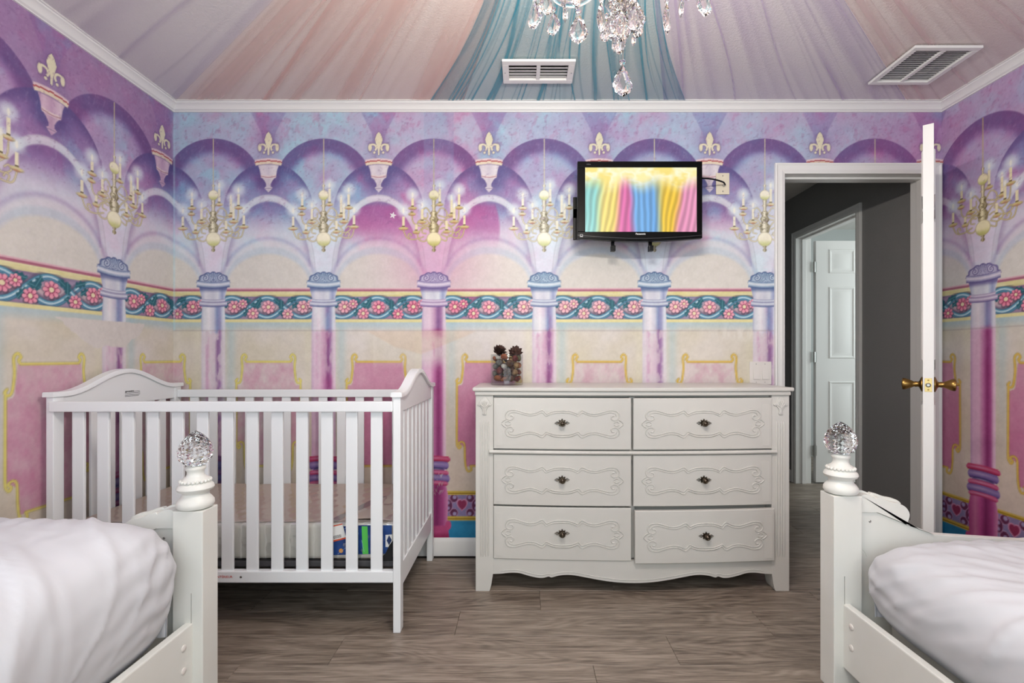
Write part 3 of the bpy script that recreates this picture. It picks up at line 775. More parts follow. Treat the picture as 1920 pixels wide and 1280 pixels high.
def plank_mesh(x0, x1, y0, y1):
    c = .0016; q = G()
    q.add([(x0, y0, -.008), (x1, y0, -.008), (x1, y1, -.008), (x0, y1, -.008), (x0 + .0003, y0 + .0003, -c), (x1 - .0003, y0 + .0003, -c), (x1 - .0003, y1 - .0003, -c), (x0 + .0003, y1 - .0003, -c),
           (x0 + c, y0 + c, 0), (x1 - c, y0 + c, 0), (x1 - c, y1 - c, 0), (x0 + c, y1 - c, 0)],
          [(0, 1, 5, 4), (1, 2, 6, 5), (2, 3, 7, 6), (3, 0, 4, 7), (4, 5, 9, 8), (5, 6, 10, 9), (6, 7, 11, 10), (7, 4, 8, 11), (8, 9, 10, 11)])
    return q.mesh('plank', M['wood'], recalc=False)
full = plank_mesh(-PL / 2, PL / 2, -PW / 2, PW / 2)
known = {-1: .42, 0: .077, 1: .967, 2: .55, 3: .245}      # one end joint of the rows in view
row = 0
for k in range(-20, 17):
    y1 = -.398 - k * PW; y0 = y1 - PW
    if y1 < YN or y0 > 2.75: continue
    jx = known.get(k, (k * .437 + .2) % PL)
    x = jx - math.ceil((jx + 2.1) / PL) * PL
    xmin, xmax = XL, XR
    if y0 > -.09: xmin, xmax = -.2, 4.5
    if y0 > -.09 and y0 < .02: xmin, xmax = DX0 - .05, XR
    ya, yb = max(y0, YN), min(y1, 2.75)
    while x < xmax:
        a, b = max(x, xmin), min(x + PL, xmax)
        if b - a > .03:
            if b - a > PL - 1e-4 and yb - ya > PW - 1e-4:
                link('plank', full, floor, ((a + b) / 2, (ya + yb) / 2, 0))
            else:
                cx, cy = (a + b) / 2, (ya + yb) / 2
                link('plank', plank_mesh(a - cx, b - cx, ya - cy, yb - cy), floor, (cx, cy, 0))
        x += PL

# ---- crown moulding (profile: out from wall, down from ceiling)
CROWN = [(0, -.0455), (.010, -.0455), (.012, -.041), (.016, -.039), (.020, -.036), (.024, -.028), (.030, -.020), (.040, -.0135), (.043, -.012), (.045, -.007), (.052, -.006), (.052, 0), (0, 0)]
def crown(name, a, b, nrm, ma, mb):
    """mitred strip from a to b; nrm points into the room; ma/mb push the ends in by the profile depth"""
    a, b, nrm = Vector(a), Vector(b), Vector(nrm); d = (b - a).normalized(); q = G(); n = len(CROWN)
    vs = [a + nrm * o + d * (o * ma) + Vector((0, 0, H + z)) for o, z in CROWN] + [b + nrm * o - d * (o * mb) + Vector((0, 0, H + z)) for o, z in CROWN]
    q.add(vs, [(i, (i + 1) % n, n + (i + 1) % n, n + i) for i in range(n)] + [tuple(range(n)), tuple(range(2 * n - 1, n - 1, -1))])
    return tag(q.build(name, M['white_paint'], smooth=25), 'white crown moulding along the ceiling edge', kind='structure')
crown('trim_1', (XL, 0, 0), (XR, 0, 0), (0, -1, 0), 1, 1)
crown('trim_2', (XL, YN, 0), (XL, 0, 0), (1, 0, 0), 1, 1)
crown('trim_3', (XR, 0, 0), (XR, YN, 0), (-1, 0, 0), 1, 1)
crown('trim_4', (XR, YN, 0), (XL, YN, 0), (0, 1, 0), 1, 1)

# ---- baseboards
BASE = [(0, 0), (.014, 0), (.014, .072), (.011, .080), (.009, .088), (.004, .095), (0, .095)]
def baseboard(name, a, b, nrm):
    a, b, nrm = Vector(a), Vector(b), Vector(nrm); q = G(); n = len(BASE)
    vs = [a + nrm * o + Vector((0, 0, z)) for o, z in BASE] + [b + nrm * o + Vector((0, 0, z)) for o, z in BASE]
    q.add(vs, [(i, (i + 1) % n, n + (i + 1) % n, n + i) for i in range(n)] + [tuple(range(n)), tuple(range(2 * n - 1, n - 1, -1))])
    return tag(q.build(name, M['white_paint'], smooth=25), 'white painted baseboard', kind='structure')
baseboard('baseboard_back', (XL, 0, 0), (DX0 - .056, 0, 0), (0, -1, 0))
baseboard('baseboard_left', (XL, YN, 0), (XL, 0, 0), (1, 0, 0))
baseboard('baseboard_right', (XR, YN, 0), (XR, 0, 0), (-1, 0, 0))

# ---- bedroom door frame: casing on the room side, jambs, stop
CAS = [(0, 0), (.055, 0), (.055, .016), (.048, .018), (.040, .013), (.030, .012), (.018, .014), (.006, .010), (0, .008)]
def casing(q, path, face, w_in, flip=1):
    """stepped casing strips round an opening; path of (a, z) corner points in the wall plane, face(a, z, out)"""
    for (p0, p1, i0, i1) in path:
        n = len(CAS)
        vs = []
        for (s, o) in CAS:
            t = s / .055
            vs.append(face(p0[0] + (i0[0] - p0[0]) * t, p0[1] + (i0[1] - p0[1]) * t, o))
        for (s, o) in CAS:
            t = s / .055
            vs.append(face(p1[0] + (i1[0] - p1[0]) * t, p1[1] + (i1[1] - p1[1]) * t, o))
        q.add(vs, [(i, (i + 1) % n, n + (i + 1) % n, n + i) for i in range(n)] + [tuple(range(n)), tuple(range(2 * n - 1, n - 1, -1))])
def opening_casing(q, a0, a1, h, face, w=.055):
    casing(q, [((a0, 0), (a0, h), (a0 - w, 0), (a0 - w, h + w)), ((a0, h), (a1, h), (a0 - w, h + w), (a1 + w, h + w)), ((a1, h), (a1, 0), (a1 + w, h + w), (a1 + w, 0))], face, w)
fr = thing('trim_5', (DX0, 0, 0), 'white door frame and casing of the bedroom door', None, None, 'structure')
g = G((DX0, 0, 0)); opening_casing(g, DX0, DX1, DH, lambda a, z, o: (a, -o, z)); g.build('casing', M['white_paint'], fr, smooth=25)
g = G((DX0, 0, 0)); g.box((DX0 - .02, -.001, 0), (DX0, WT + .002, DH)); g.box((DX1, -.001, 0), (DX1 + .02, WT + .002, DH)); g.box((DX0 - .02, -.001, DH), (DX1 + .02, WT + .002, DH + .02))
g.build('jamb', M['white_paint'], fr, bevel=.0015)
g = G((DX0, 0, 0)); g.box((DX0, .045, 0), (DX0 + .011, .078, DH - .011)); g.box((DX1 - .011, .045, 0), (DX1, .078, DH - .011)); g.box((DX0, .045, DH - .011), (DX1, .078, DH))
g.build('door_stop', M['white_paint'], fr, bevel=.002)
g = G((DX0, 0, 0)); g.box((DX0 - .0005, .012, .93), (DX0 + .0012, .040, .99)); g.build('strike_plate', M['brass'], fr)

# ---- six-panel doors
def panel_mesh(w, h, s):
    """raised-and-fielded panel lying on the door face; s = outward direction along local y"""
    prof = [(0, .0), (.006, .0055), (.014, .0055), (.022, .0008), (.032, .0008), (.050, .0052)]
    q = G(); vs = []
    for (i, o) in prof:
        vs += [(i, s * o, i), (w - i, s * o, i), (w - i, s * o, h - i), (i, s * o, h - i)]
    fs = []
    for k in range(len(prof) - 1):
        for c in range(4):
            d = (c + 1) % 4
            fs.append((4 * k + c, 4 * k + d, 4 * k + 4 + d, 4 * k + 4 + c))
    b = 4 * (len(prof) - 1); fs.append((b, b + 1, b + 2, b + 3))
    return q.add(vs, fs).mesh('panel', M['white_paint'], smooth=20)
def six_panel(root, wd, ht, th):
    """leaf in local axes: x from the hinge, y through the thickness, z up"""
    G().box((0, 0, .012), (wd, th, ht)).build('leaf', M['white_paint'], root, bevel=.0015)
    rows = [(.26, .867), (1.057, 1.663), (1.776, 1.98)]
    cols = [(.108, .108 + (wd - .108 * 2 - .052) / 2), (wd - .108 - (wd - .108 * 2 - .052) / 2, wd - .108)]
    for s, y in ((-1, 0), (1, th)):
        for z0, z1 in rows:
            me = panel_mesh(cols[0][1] - cols[0][0], z1 - z0, s)
            for c in cols: link('panel', me, root, (c[0], y, z0))
def hinge(root, x, y, z):
    q = G(); q.tube([(x, y, z - .045), (x, y, z + .045)], .006, 10); q.ball((x, y, z + .047), .006, 8, 6); q.box((x - .001, y, z - .043), (x + .028, y + .002, z + .043))
    q.build('hinge', M['steel'], root, smooth=40)
d1 = thing('door_1', (DX1 - .026, .006, 0), 'white six-panel bedroom door standing open, seen edge-on', None, None, 'structure')
d1.rotation_euler = (0, 0, PI + math.radians(50))
six_panel(d1, .762, 2.05, .036)
KN = [(.0, 0), (.030, 0), (.0325, .002), (.0325, .005), (.024, .009), (.013, .013), (.011, .018), (.0125, .024), (.011, .030), (.0145, .036), (.020, .047), (.0245, .057), (.026, .064), (.0245, .070), (.018, .0725), (0, .0735)]
for s, y in ((-1, 0), (1, .036)):
    q = G(); q.lathe([(r, s * h) for r, h in KN[1:-1]], (.762 - .065, y, .955), 28, axis='y')
    kn = q.build('door_knob', M['brass'], d1, smooth=50)
    if s == 1:
        q = G(); q.lathe([(.004, .0725), (.004, .078), (.002, .082)], (.762 - .065, y, .955), 10, axis='y'); q.build('privacy_button', M['brass'], kn)
q = G(); q.prism([(.006, .9265), (.030, .9265), (.030, .9835), (.006, .9835)], 'x', .7615, .7632); lp = q.build('latch_plate', M['brassplate'], d1, bevel=.0004, seg=1)
q = G(); q.lathe([(.0095, 0), (.0095, .001), (.008, .009), (.005, .0115)], (.7632, .018, .955), 18, axis='x'); q.build('latch_bolt', M['steel'], lp, smooth=40)
q = G()
for z in (.935, .975): q.lathe([(.0035, 0), (.0035, .0006)], (.7632, .018, z), 10, axis='x')
q.build('screw_head', M['brass'], lp)
for z in (.22, 1.05, 1.86): hinge(d1, 0, .040, z)

# ---- the hall and the room across it
GW = M['grey_wall']
HY0, HY1 = .742, 1.474                     # doorway in the hall's right wall, along y
g = G(); g.box((HX, WT, 0), (HX + .12, HY0 - .02, H)); g.box((HX, HY1 + .02, 0), (HX + .12, 2.6, H)); g.box((HX, HY0 - .02, 2.092), (HX + .12, HY1 + .02, H))
tag(g.build('wall_hall_right', GW), 'grey hall wall with a doorway, seen through the bedroom door', kind='structure')
g = G(); g.box((1.0, WT, 0), (1.12, 2.6, H)); tag(g.build('wall_hall_left', GW), 'grey hall wall left of the bedroom door', kind='structure')
g = G(); g.box((-.2, 2.6, 0), (4.6, 2.72, H)); tag(g.build('wall_hall_end', GW), 'grey wall closing the end of the hall', kind='structure')
g = G(); g.box((-.2, WT, 0), (DX0 - .02, WT + .004, H)); g.box((DX0 - .02, WT, DH + .02), (HX, WT + .004, H)); g.box((DX1 + .02, WT, 0), (HX, WT + .004, DH + .02))
tag(g.build('wall_hall_front', GW), 'grey paint on the hall side of the bedroom wall', kind='structure')
g = G(); g.box((-.2, WT, H), (4.6, 2.72, H + .1)); tag(g.build('ceiling_hall', M['ceil']), 'pale hall ceiling', kind='structure')
LW = mat('pale_far_room_paint', (196, 200, 198), .8)
g = G(); g.box((4.5, .02, 0), (4.6, 2.6, H)); tag(g.build('wall_far_side', LW), 'pale wall of the room across the hall', kind='structure')
g = G(); g.box((HX + .12, .02, 0), (4.5, WT, H)); tag(g.build('wall_far_front', LW), 'pale front wall of the room across the hall', kind='structure')
g = G(); g.box((HX + .12, 2.59, 0), (4.5, 2.60, H)); tag(g.build('wall_far_end', LW), 'pale end wall of the room across the hall', kind='structure')
fr2 = thing('trim_6', (HX, HY0, 0), 'white door frame of the room across the hall', None, None, 'structure')
g = G((HX, HY0, 0)); opening_casing(g, HY0, HY1, 2.072, lambda a, z, o: (HX - o, a, z)); g.build('casing', M['white_paint'], fr2, smooth=25)
g = G((HX, HY0, 0)); g.box((HX - .001, HY0 - .02, 0), (HX + .121, HY0, 2.072)); g.box((HX - .001, HY1, 0), (HX + .121, HY1 + .02, 2.072)); g.box((HX - .001, HY0 - .02, 2.072), (HX + .121, HY1 + .02, 2.092))
g.build('jamb', M['white_paint'], fr2, bevel=.0015)
g = G((HX, HY0, 0)); g.box((HX + .04, HY1 - .011, 0), (HX + .075, HY1, 2.06)); g.box((HX + .04, HY0, 0), (HX + .075, HY0 + .011, 2.06)); g.box((HX + .04, HY0, 2.06), (HX + .075, HY1, 2.071)); g.build('door_stop', M['white_paint'], fr2, bevel=.002)
d2 = thing('door_2', (HX + .158, HY1 - .006, 0), 'white six-panel door standing open in the room across the hall', None, None, 'structure')
six_panel(d2, .71, 2.052, .036)
for z in (.28, 1.07, 1.83): 
    q = G(); q.tube([(-.014, -.004, z - .045), (-.014, -.004, z + .045)], .0065, 10); q.box((-.036, -.001, z - .043), (.006, .003, z + .043)); q.build('hinge', M['steel'], d2, smooth=40)
q = G()
q.lathe([(r, -h) for r, h in KN[1:-1]], (.71 - .065, 0, .955), 24, axis='y'); q.build('door_knob', M['brass'], d2, smooth=50)
baseboard('baseboard_hall', (HX, WT, 0), (HX, HY0 - .056, 0), (-1, 0, 0))
baseboard('baseboard_hall_end', (HX, HY1 + .056, 0), (HX, 2.6, 0), (-1, 0, 0))
# ------------------------------------------------------------------ dresser
DR = Vector((.503, -.02, 0)); HWD = .7185; YF = -.40
ds = thing('dresser', DR, 'cream-white six-drawer dresser with carved fronts and pewter knobs', 'dresser')
def bow(x):                       # gentle forward bow of the front, x from the centre
    return -.030 * (1 - (x / .64) ** 2) if abs(x) < .64 else 0.0
def W2D(x, y, z): return (DR.x + x, y, z)
g = G(DR); g.box((DR.x - HWD + .004, YF + .06, .13), (DR.x + HWD - .004, -.022, .898)); g.build('carcass', M['furn'], ds, bevel=.002)
# top board with bowed front and a second moulding under it
def slab(z0, z1, ov, name, bev):
    n = 40; pts = []
    for i in range(n + 1):
        x = -HWD - ov + (2 * HWD + 2 * ov) * i / n
        pts.append((DR.x + x, YF - ov - .012 + bow(x) * .8))
    pts += [(DR.x + HWD + ov, -.022), (DR.x - HWD - ov, -.022)]
    G(DR).prism(pts, 'z', z0, z1).build(name, M['furn'], ds, smooth=35, bevel=bev, seg=3)
slab(.916, .934, .013, 'top', .007)
slab(.897, .9165, .003, 'top_moulding', .006)
# pilasters with bracket feet
for sx in (-1, 1):
    q = G(DR); xo, xi = sx * HWD, sx * (HWD - .081)
    prof = [(xo, 0), (xo, .897), (xi, .897), (xi, .085)] + [(xi + sx * (.002 + .018 * t), .085 - .085 * math.sin(t * PI / 2) ** .8) for t in (.15, .35, .6, .85, 1)]
    prof = [(DR.x + a, b) for a, b in prof]
    q.prism(prof, 'y', YF - .004, -.03 if False else YF + .075)
    pl = q.build('pilaster', M['furn'], ds, bevel=.0025)
    q = G(DR)
    for k in range(4):
        xx = DR.x + sx * (HWD - .0235 - k * .0115)
        q.tube([(xx, YF - .0035, .155), (xx, YF - .0045, .17), (xx, YF - .0045, .765), (xx, YF - .0035, .78)], [.0012, .0035, .0035, .0012], 8)
    q.build('fluting', M['furn'], pl, smooth=60)
    # carved shell plaque
    out = [(0, .046), (.008, .044), (.012, .037), (.018, .036), (.020, .028), (.026, .027), (.024, .021), (.034, .012), (.026, .006), (.020, .008), (.016, 0), (.010, -.006), (.007, -.018), (.010, -.026), (.0085, -.033), (0, -.034)]
    poly = out + [(-a, b) for a, b in out[-2:0:-1]]
    cx = DR.x + sx * (HWD - .041)
    q = G(DR); q.prism([(cx + a, .842 + b) for a, b in poly], 'y', YF - .010, YF - .003)
    sh = q.build('shell_plaque', M['furn'], pl, bevel=.0022, seg=2, smooth=40)
    q = G(DR)
    for a in (-60, -30, 0, 30, 60):
        t = math.radians(a); q.tube([(cx, YF - .010, .838), (cx + .016 * math.sin(t), YF - .0115, .838 + .030 * math.cos(t)), (cx + .021 * math.sin(t), YF - .0105, .838 + .037 * math.cos(t))], [.001, .0034, .001], 6)
    q.tube([(cx, YF - .0105, .836), (cx, YF - .011, .816)], .003, 6)
    q.build('shell_rib', M['furn'], sh, smooth=60)
# rails and the rounded shelf moulding between the rows
g = G(DR); g.box((DR.x - .637, YF + .02, .886), (DR.x + .637, YF + .06, .898)); g.box((DR.x - .637, YF + .02, .13), (DR.x + .637, YF + .06, .152))
g.box((DR.x - .0125 - .002, YF + .0, .15), (DR.x + .0105, YF + .06, .89)); g.build('frame_rail', M['furn'], ds, bevel=.0015)
pts = [(DR.x + x, YF - .012 + bow(x), .6405) for x in np.linspace(-.655, .655, 41)]
g = G(DR); g.tube(pts, .0085, 12); g.box((DR.x - .637, YF + .005, .633), (DR.x + .637, YF + .06, .648)); g.build('shelf_moulding', M['furn'], ds, smooth=50)
# carving on the drawer fronts: doubled scroll lines
def carve_lines(w, h):
    sx, sz = w / .625, h / .235
    top = [(0, .060), (.035, .058), (.062, .049), (.071, .046), (.090, .062), (.118, .050), (.150, .046), (.185, .054), (.215, .062), (.245, .058), (.258, .040), (.252, .022), (.235, .016), (.222, .024), (.226, .036), (.236, .036)]
    inn = [(0, .051), (.035, .049), (.060, .041), (.073, .036), (.091, .051), (.118, .041), (.150, .037), (.185, .045), (.215, .052), (.238, .048), (.246, .036)]
    tip = [(.256, .018), (.266, .012), (.276, .002)]
    lf = [(.234, .004), (.246, .010), (.258, .004)]
    res = []
    for c, r in ((top, .0030), (inn, .0026), (tip, .0028), (lf, .0024)):
        s = [(p.x * sx, p.y * sz) for p in smoothpts([(a, b, 0) for a, b in c], 5)]
        for mx in (1, -1):
            for mz in (1, -1):
                res.append(([(mx * a, mz * b) for a, b in s], r))
    return res
def knob_meshes():
    q = G()
    # pierced rosette back-plate
    out = []
    for i in range(40):
        a = 2 * PI * i / 40; r = .0145 + .0022 * math.cos(a * 8)
        out.append((r * math.cos(a) * 1.12, r * math.sin(a)))
    q.prism(out, 'y', -.003, 0)
    for s in (-1, 1):
        q.tube([(s * .014, -.0015, .0005), (s * .022, -.0018, .0065), (s * .033, -.0015, 0), (s * .022, -.0018, -.0065), (s * .014, -.0015, -.0005)], .0017, 6)
        q.tube([(s * .016, -.0018, 0), (s * .026, -.0018, 0)], .0016, 6)
        q.ball((s * .012, -.002, .011), .0035, 8, 6); q.ball((s * .012, -.002, -.010), .003, 8, 6)
    q.ball((0, -.002, .0165), .0032, 8, 6)
    pm = q.mesh('back_plate', M['pewter'], smooth=40)
    q = G(); q.lathe([(.005, 0), (.005, -.012), (.007, -.014), (.0125, -.016), (.0140, -.019), (.0125, -.0215), (.010, -.0215), (.0085, -.020), (.006, -.0225), (.0035, -.0255), (.001, -.0262)], (0, 0, 0), 26, axis='y')
    for i in range(12):
        a = 2 * PI * i / 12; q.ball((.0128 * math.cos(a), -.0195, .0128 * math.sin(a)), .0018, 6, 5)
    km = q.mesh('knob', M['pewter'], smooth=45)
    return pm, km
PM, KM = knob_meshes()
def drawer(x0, x1, z0, z1, push=0.0, drop=0.0, tilt=0.0):
    w, h = x1 - x0, z1 - z0; cx, cz = (x0 + x1) / 2, (z0 + z1) / 2
    org = Vector((DR.x + cx, YF - .006 - push, cz - drop)); n = 24
    q = G(); th = .02
    front = []
    fn = lambda u, v: (-w / 2 + w * u, bow(cx - w / 2 + w * u), -h / 2 + h * v)
    b = .003
    for (ins, dy) in ((0, th), (0, b), (b * .3, b * .3), (b, 0)):
        ring = []
        for i in range(n + 1): x = -w / 2 + ins + (w - 2 * ins) * i / n; ring.append((x, bow(cx + x) + dy, -h / 2 + ins))
        for i in range(n + 1): x = w / 2 - ins - (w - 2 * ins) * i / n; ring.append((x, bow(cx + x) + dy, h / 2 - ins))
        front.append(ring)
    m = 2 * (n + 1); vs = [p for r in front for p in r]; fs = []
    for k in range(3):
        for i in range(m):
            j = (i + 1) % m; fs.append((k * m + i, k * m + j, (k + 1) * m + j, (k + 1) * m + i))
    bse = 3 * m
    for i in range(n): fs.append((bse + i, bse + i + 1, bse + m - 2 - i, bse + m - 1 - i))
    q.add(vs, fs)
    o = q.build('drawer', M['furn'], ds, smooth=12, loc=org - DR); o.rotation_euler = (0, tilt, 0)
    q = G()
    q.box((-w / 2 + .012, .018 + bow(cx), -h / 2 + .014), (w / 2 - .012, .30, h / 2 - .03)); q.build('drawer_box', M['furn'], o)
    q = G()
    for line, r in carve_lines(w, h):
        q.tube([(a, bow(cx + a) - .0002, c) for a, c in line], r, 6)
    q.build('carving', M['furn'], o, smooth=60)
    bp = link('back_plate', PM, o, (0, bow(cx) - .0005, .004)); link('knob', KM, bp, (0, -.002, 0))
L0, L1, R0, R1 = -.636, -.0135, -.004, .636
for (a, b) in ((L0, L1), (R0, R1)):
    drawer(a, b, .654, .8865, .004)
    drawer(a, b, .399, .629, .004)
drawer(L0, L1, .153, .391, .004)
drawer(R0 + .004, R1 + .004, .150, .386, .020, .002, math.radians(-.15))
# shaped apron
ap = [(-.638, .079), (-.60, .082), (-.56, .088), (-.52, .088), (-.48, .078), (-.44, .070), (-.41, .069), (-.385, .076), (-.372, .072), (-.345, .080), (-.31, .085), (-.27, .084), (-.21, .074), (-.14, .062), (-.07, .054), (0, .0515)]
ap = ap + [(-x, z) for x, z in ap[-2::-1]]
ap = [(p.x, p.y) for p in smoothpts([(x, z, 0) for x, z in ap], 4)]
vs = []; fs = []; q = G(DR)
for (x, z) in ap:
    yb = YF - .004 + bow(x)
    vs += [(DR.x + x, yb, z), (DR.x + x, yb, .151), (DR.x + x, yb + .02, .151), (DR.x + x, yb + .02, z)]
for i in range(len(ap) - 1):
    for c in range(4): fs.append((4 * i + c, 4 * i + (c + 1) % 4, 4 * i + 4 + (c + 1) % 4, 4 * i + 4 + c))
fs += [(0, 1, 2, 3), tuple(4 * (len(ap) - 1) + c for c in (3, 2, 1, 0))]
q.add(vs, fs); apo = q.build('apron', M['furn'], ds, smooth=30)
g = G(DR); g.tube([(DR.x + x, YF - .0042 + bow(x), z + .013) for x, z in ap[4:-4]], .0018, 6); g.build('apron_bead', M['furn'], apo, smooth=60)
for x in (-HWD + .03, HWD - .03):
    G(DR).box((DR.x + x - .03, -.085, 0), (DR.x + x + .03, -.024, .14)).build('rear_foot', M['furn'], ds, bevel=.003)

# ------------------------------------------------------------------ glass jar of potpourri on the dresser
JX, JY, JZ = -.079, -.205, .9345
jar = thing('glass_jar', (JX, JY, JZ), 'clear glass cylinder jar of potpourri standing on the dresser top', 'jar')
q = G(); q.lathe([(.0, 0.0), (.078, 0), (.081, .003), (.081, .149), (.0795, .151), (.078, .149), (.078, .013), (.075, .010), (0, .010)], (0, 0, 0), 48, caps=False)
q.build('glass_wall', M['thin_glass'], jar, smooth=40)
POT = {n: mat('potpourri_' + n, c, .75, bump=(160, .6, .004), vary=(c2, 60.0, 3)) for n, c, c2 in [
    ('brown', (104, 66, 44), (60, 36, 26)), ('orange', (170, 92, 52), (120, 60, 36)), ('red', (128, 52, 46), (84, 34, 32)), ('moss', (98, 92, 56), (64, 58, 38)), ('tan', (172, 138, 96), (128, 92, 60)),
    ('white', (222, 216, 206), (190, 182, 172)), ('cone', (70, 42, 32), (40, 24, 20)), ('grey', (140, 136, 128), (92, 88, 84))]}
def dried(name, kind, c, r, label, cat, lumps=.18, seed=0):
    rs = random.Random(seed); q = G(); nu, nv = 12, 8
    q.ball((0, 0, 0), r, nu, nv)
    q.v = [tuple(Vector(p) * (1 + rs.uniform(-lumps, lumps))) for p in q.v]
    o = q.build(name, POT[kind], None, smooth=180); o.location = c
    o.rotation_euler = (rs.uniform(-1, 1), rs.uniform(-1, 1), rs.uniform(0, 6))
    return tag(o, label, cat, 'potpourri in the glass jar')
def pine(c, s, rot, label):
    t = thing('pine_cone', c, label, 'pine cone', 'potpourri in the glass jar'); t.rotation_euler = rot
    q = G(); q.lathe([(.002, -.022 * s / .03), (.009, -.012), (.008, .004), (.003, .02)], (0, 0, 0), 10); q.build('core', POT['cone'], t, smooth=60); t.scale = (1.3, 1.3, 1.1)
    sc = G(); sc.add([(0, -.003, 0), (.009, -.006, .003), (.0165, 0, .008), (.009, .006, .003), (0, .003, 0), (.009, 0, -.001)], [(0, 1, 5), (1, 2, 5), (2, 3, 5), (3, 4, 5), (4, 0, 5), (0, 4, 3, 2, 1)])
    me = sc.mesh('scale', POT['cone'])
    for i in range(34):
        h = -.016 + .034 * i / 33; a = i * 2.399; f = (1.15 - .75 * abs(h + .003) / .024) * 1.45
        o = link('scale', me, t, (.005 * math.cos(a), .005 * math.sin(a), h)); o.rotation_euler = (0, -.15 - h * 12, a); o.scale = (f, f, f)
    return t
pine((JX - .036, JY - .015, JZ + .166), .03, (.5, .3, .2), 'dark open pine cone heaped above the rim of the glass jar')
pine((JX + .044, JY - .005, JZ + .158), .03, (-.5, .9, 1.0), 'small brown pine cone at the rim opposite the dark one')
CN = {'brown': 'brown', 'orange': 'orange', 'red': 'dull red', 'moss': 'moss green', 'tan': 'tan', 'white': 'white', 'grey': 'silvery grey'}
LV = ['at the bottom of', 'low inside', 'halfway up inside', 'near the rim of']
# pieces settled against each other inside the jar
rsj = np.random.RandomState(5); NP = 54
KIND = (['brown pod'] * 4 + ['red pod'] * 3 + ['moss pod'] * 2 + ['tan nut'] * 3 + ['orange slice'] * 4 + ['grey pod'] * 1 + ['white pebble'] * 2)
pk = [KIND[rsj.randint(len(KIND))].split() for _ in range(NP)]
pr_ = np.array([.0135 if k[1] == 'pebble' else rsj.uniform(.0165, .0215) for k in pk])
pa = rsj.uniform(0, 2 * PI, NP); pd = .055 * np.sqrt(rsj.uniform(0, 1, NP))
pp = np.stack([pd * np.cos(pa), pd * np.sin(pa), rsj.uniform(.03, .135, NP)], -1)
for it in range(300):
    dlt = pp[:, None] - pp[None]; ds_ = np.linalg.norm(dlt, axis=-1) + np.eye(NP); ov = np.clip(pr_[:, None] + pr_[None] - ds_, 0, None) * (1 - np.eye(NP))
    pp = pp + (dlt / ds_[..., None] * ov[..., None]).sum(1) * .32
    rad = np.hypot(pp[:, 0], pp[:, 1]); lim = .0765 - pr_; f = np.where(rad > lim, lim / np.maximum(rad, 1e-6), 1); pp[:, 0] *= f; pp[:, 1] *= f
    pp[:, 2] = np.clip(pp[:, 2] - .0002, .0125 + pr_, .152 - pr_ * .6)
dlt = pp[:, None] - pp[None]; ds_ = np.linalg.norm(dlt, axis=-1) + 9 * np.eye(NP)
fit = np.min(ds_ / (pr_[:, None] + pr_[None]), axis=1).clip(.6, 1)
made = {}
for i_, (kd, nm) in enumerate(pk):
    x, y, z = pp[i_]; r = pr_[i_] * fit[i_] * .90
    rr = (r, r, r * .6) if nm == 'slice' else (r, r * .95, r * .9)
    side = 'in the middle' if math.hypot(x, y) < .022 else ('on the crib side' if x < 0 else 'on the door side') if abs(x) > abs(y) else ('facing the room' if y < 0 else 'facing the wall')
    lv = LV[0 if z < .035 else 1 if z < .075 else 2 if z < .115 else 3]
    nmx = {'pod': 'dried_pod', 'nut': 'dried_nut', 'pebble': 'white_pebble', 'slice': 'dried_orange_slice'}[nm]
    ob = dried(nmx, kd, (JX + x, JY + y, JZ + z), rr, CN[kd] + ' ' + nmx.replace('_', ' ').replace('white ', '').replace('orange ', 'fruit ') + ' ' + lv + ' the glass jar, ' + side, {'pod': 'seed pod', 'nut': 'nut', 'pebble': 'pebble', 'slice': 'fruit slice'}[nm], .10, i_ + 1)
    made.setdefault(ob['label'], []).append((r, ob))
for lab, lst in made.items():
    if len(lst) > 1:
        lst.sort(key=lambda e: e[0])
        for w_, (r, ob) in zip(('smaller ', 'larger ', 'largest ') if len(lst) < 4 else [''] * 9, lst): ob['label'] = w_ + lab

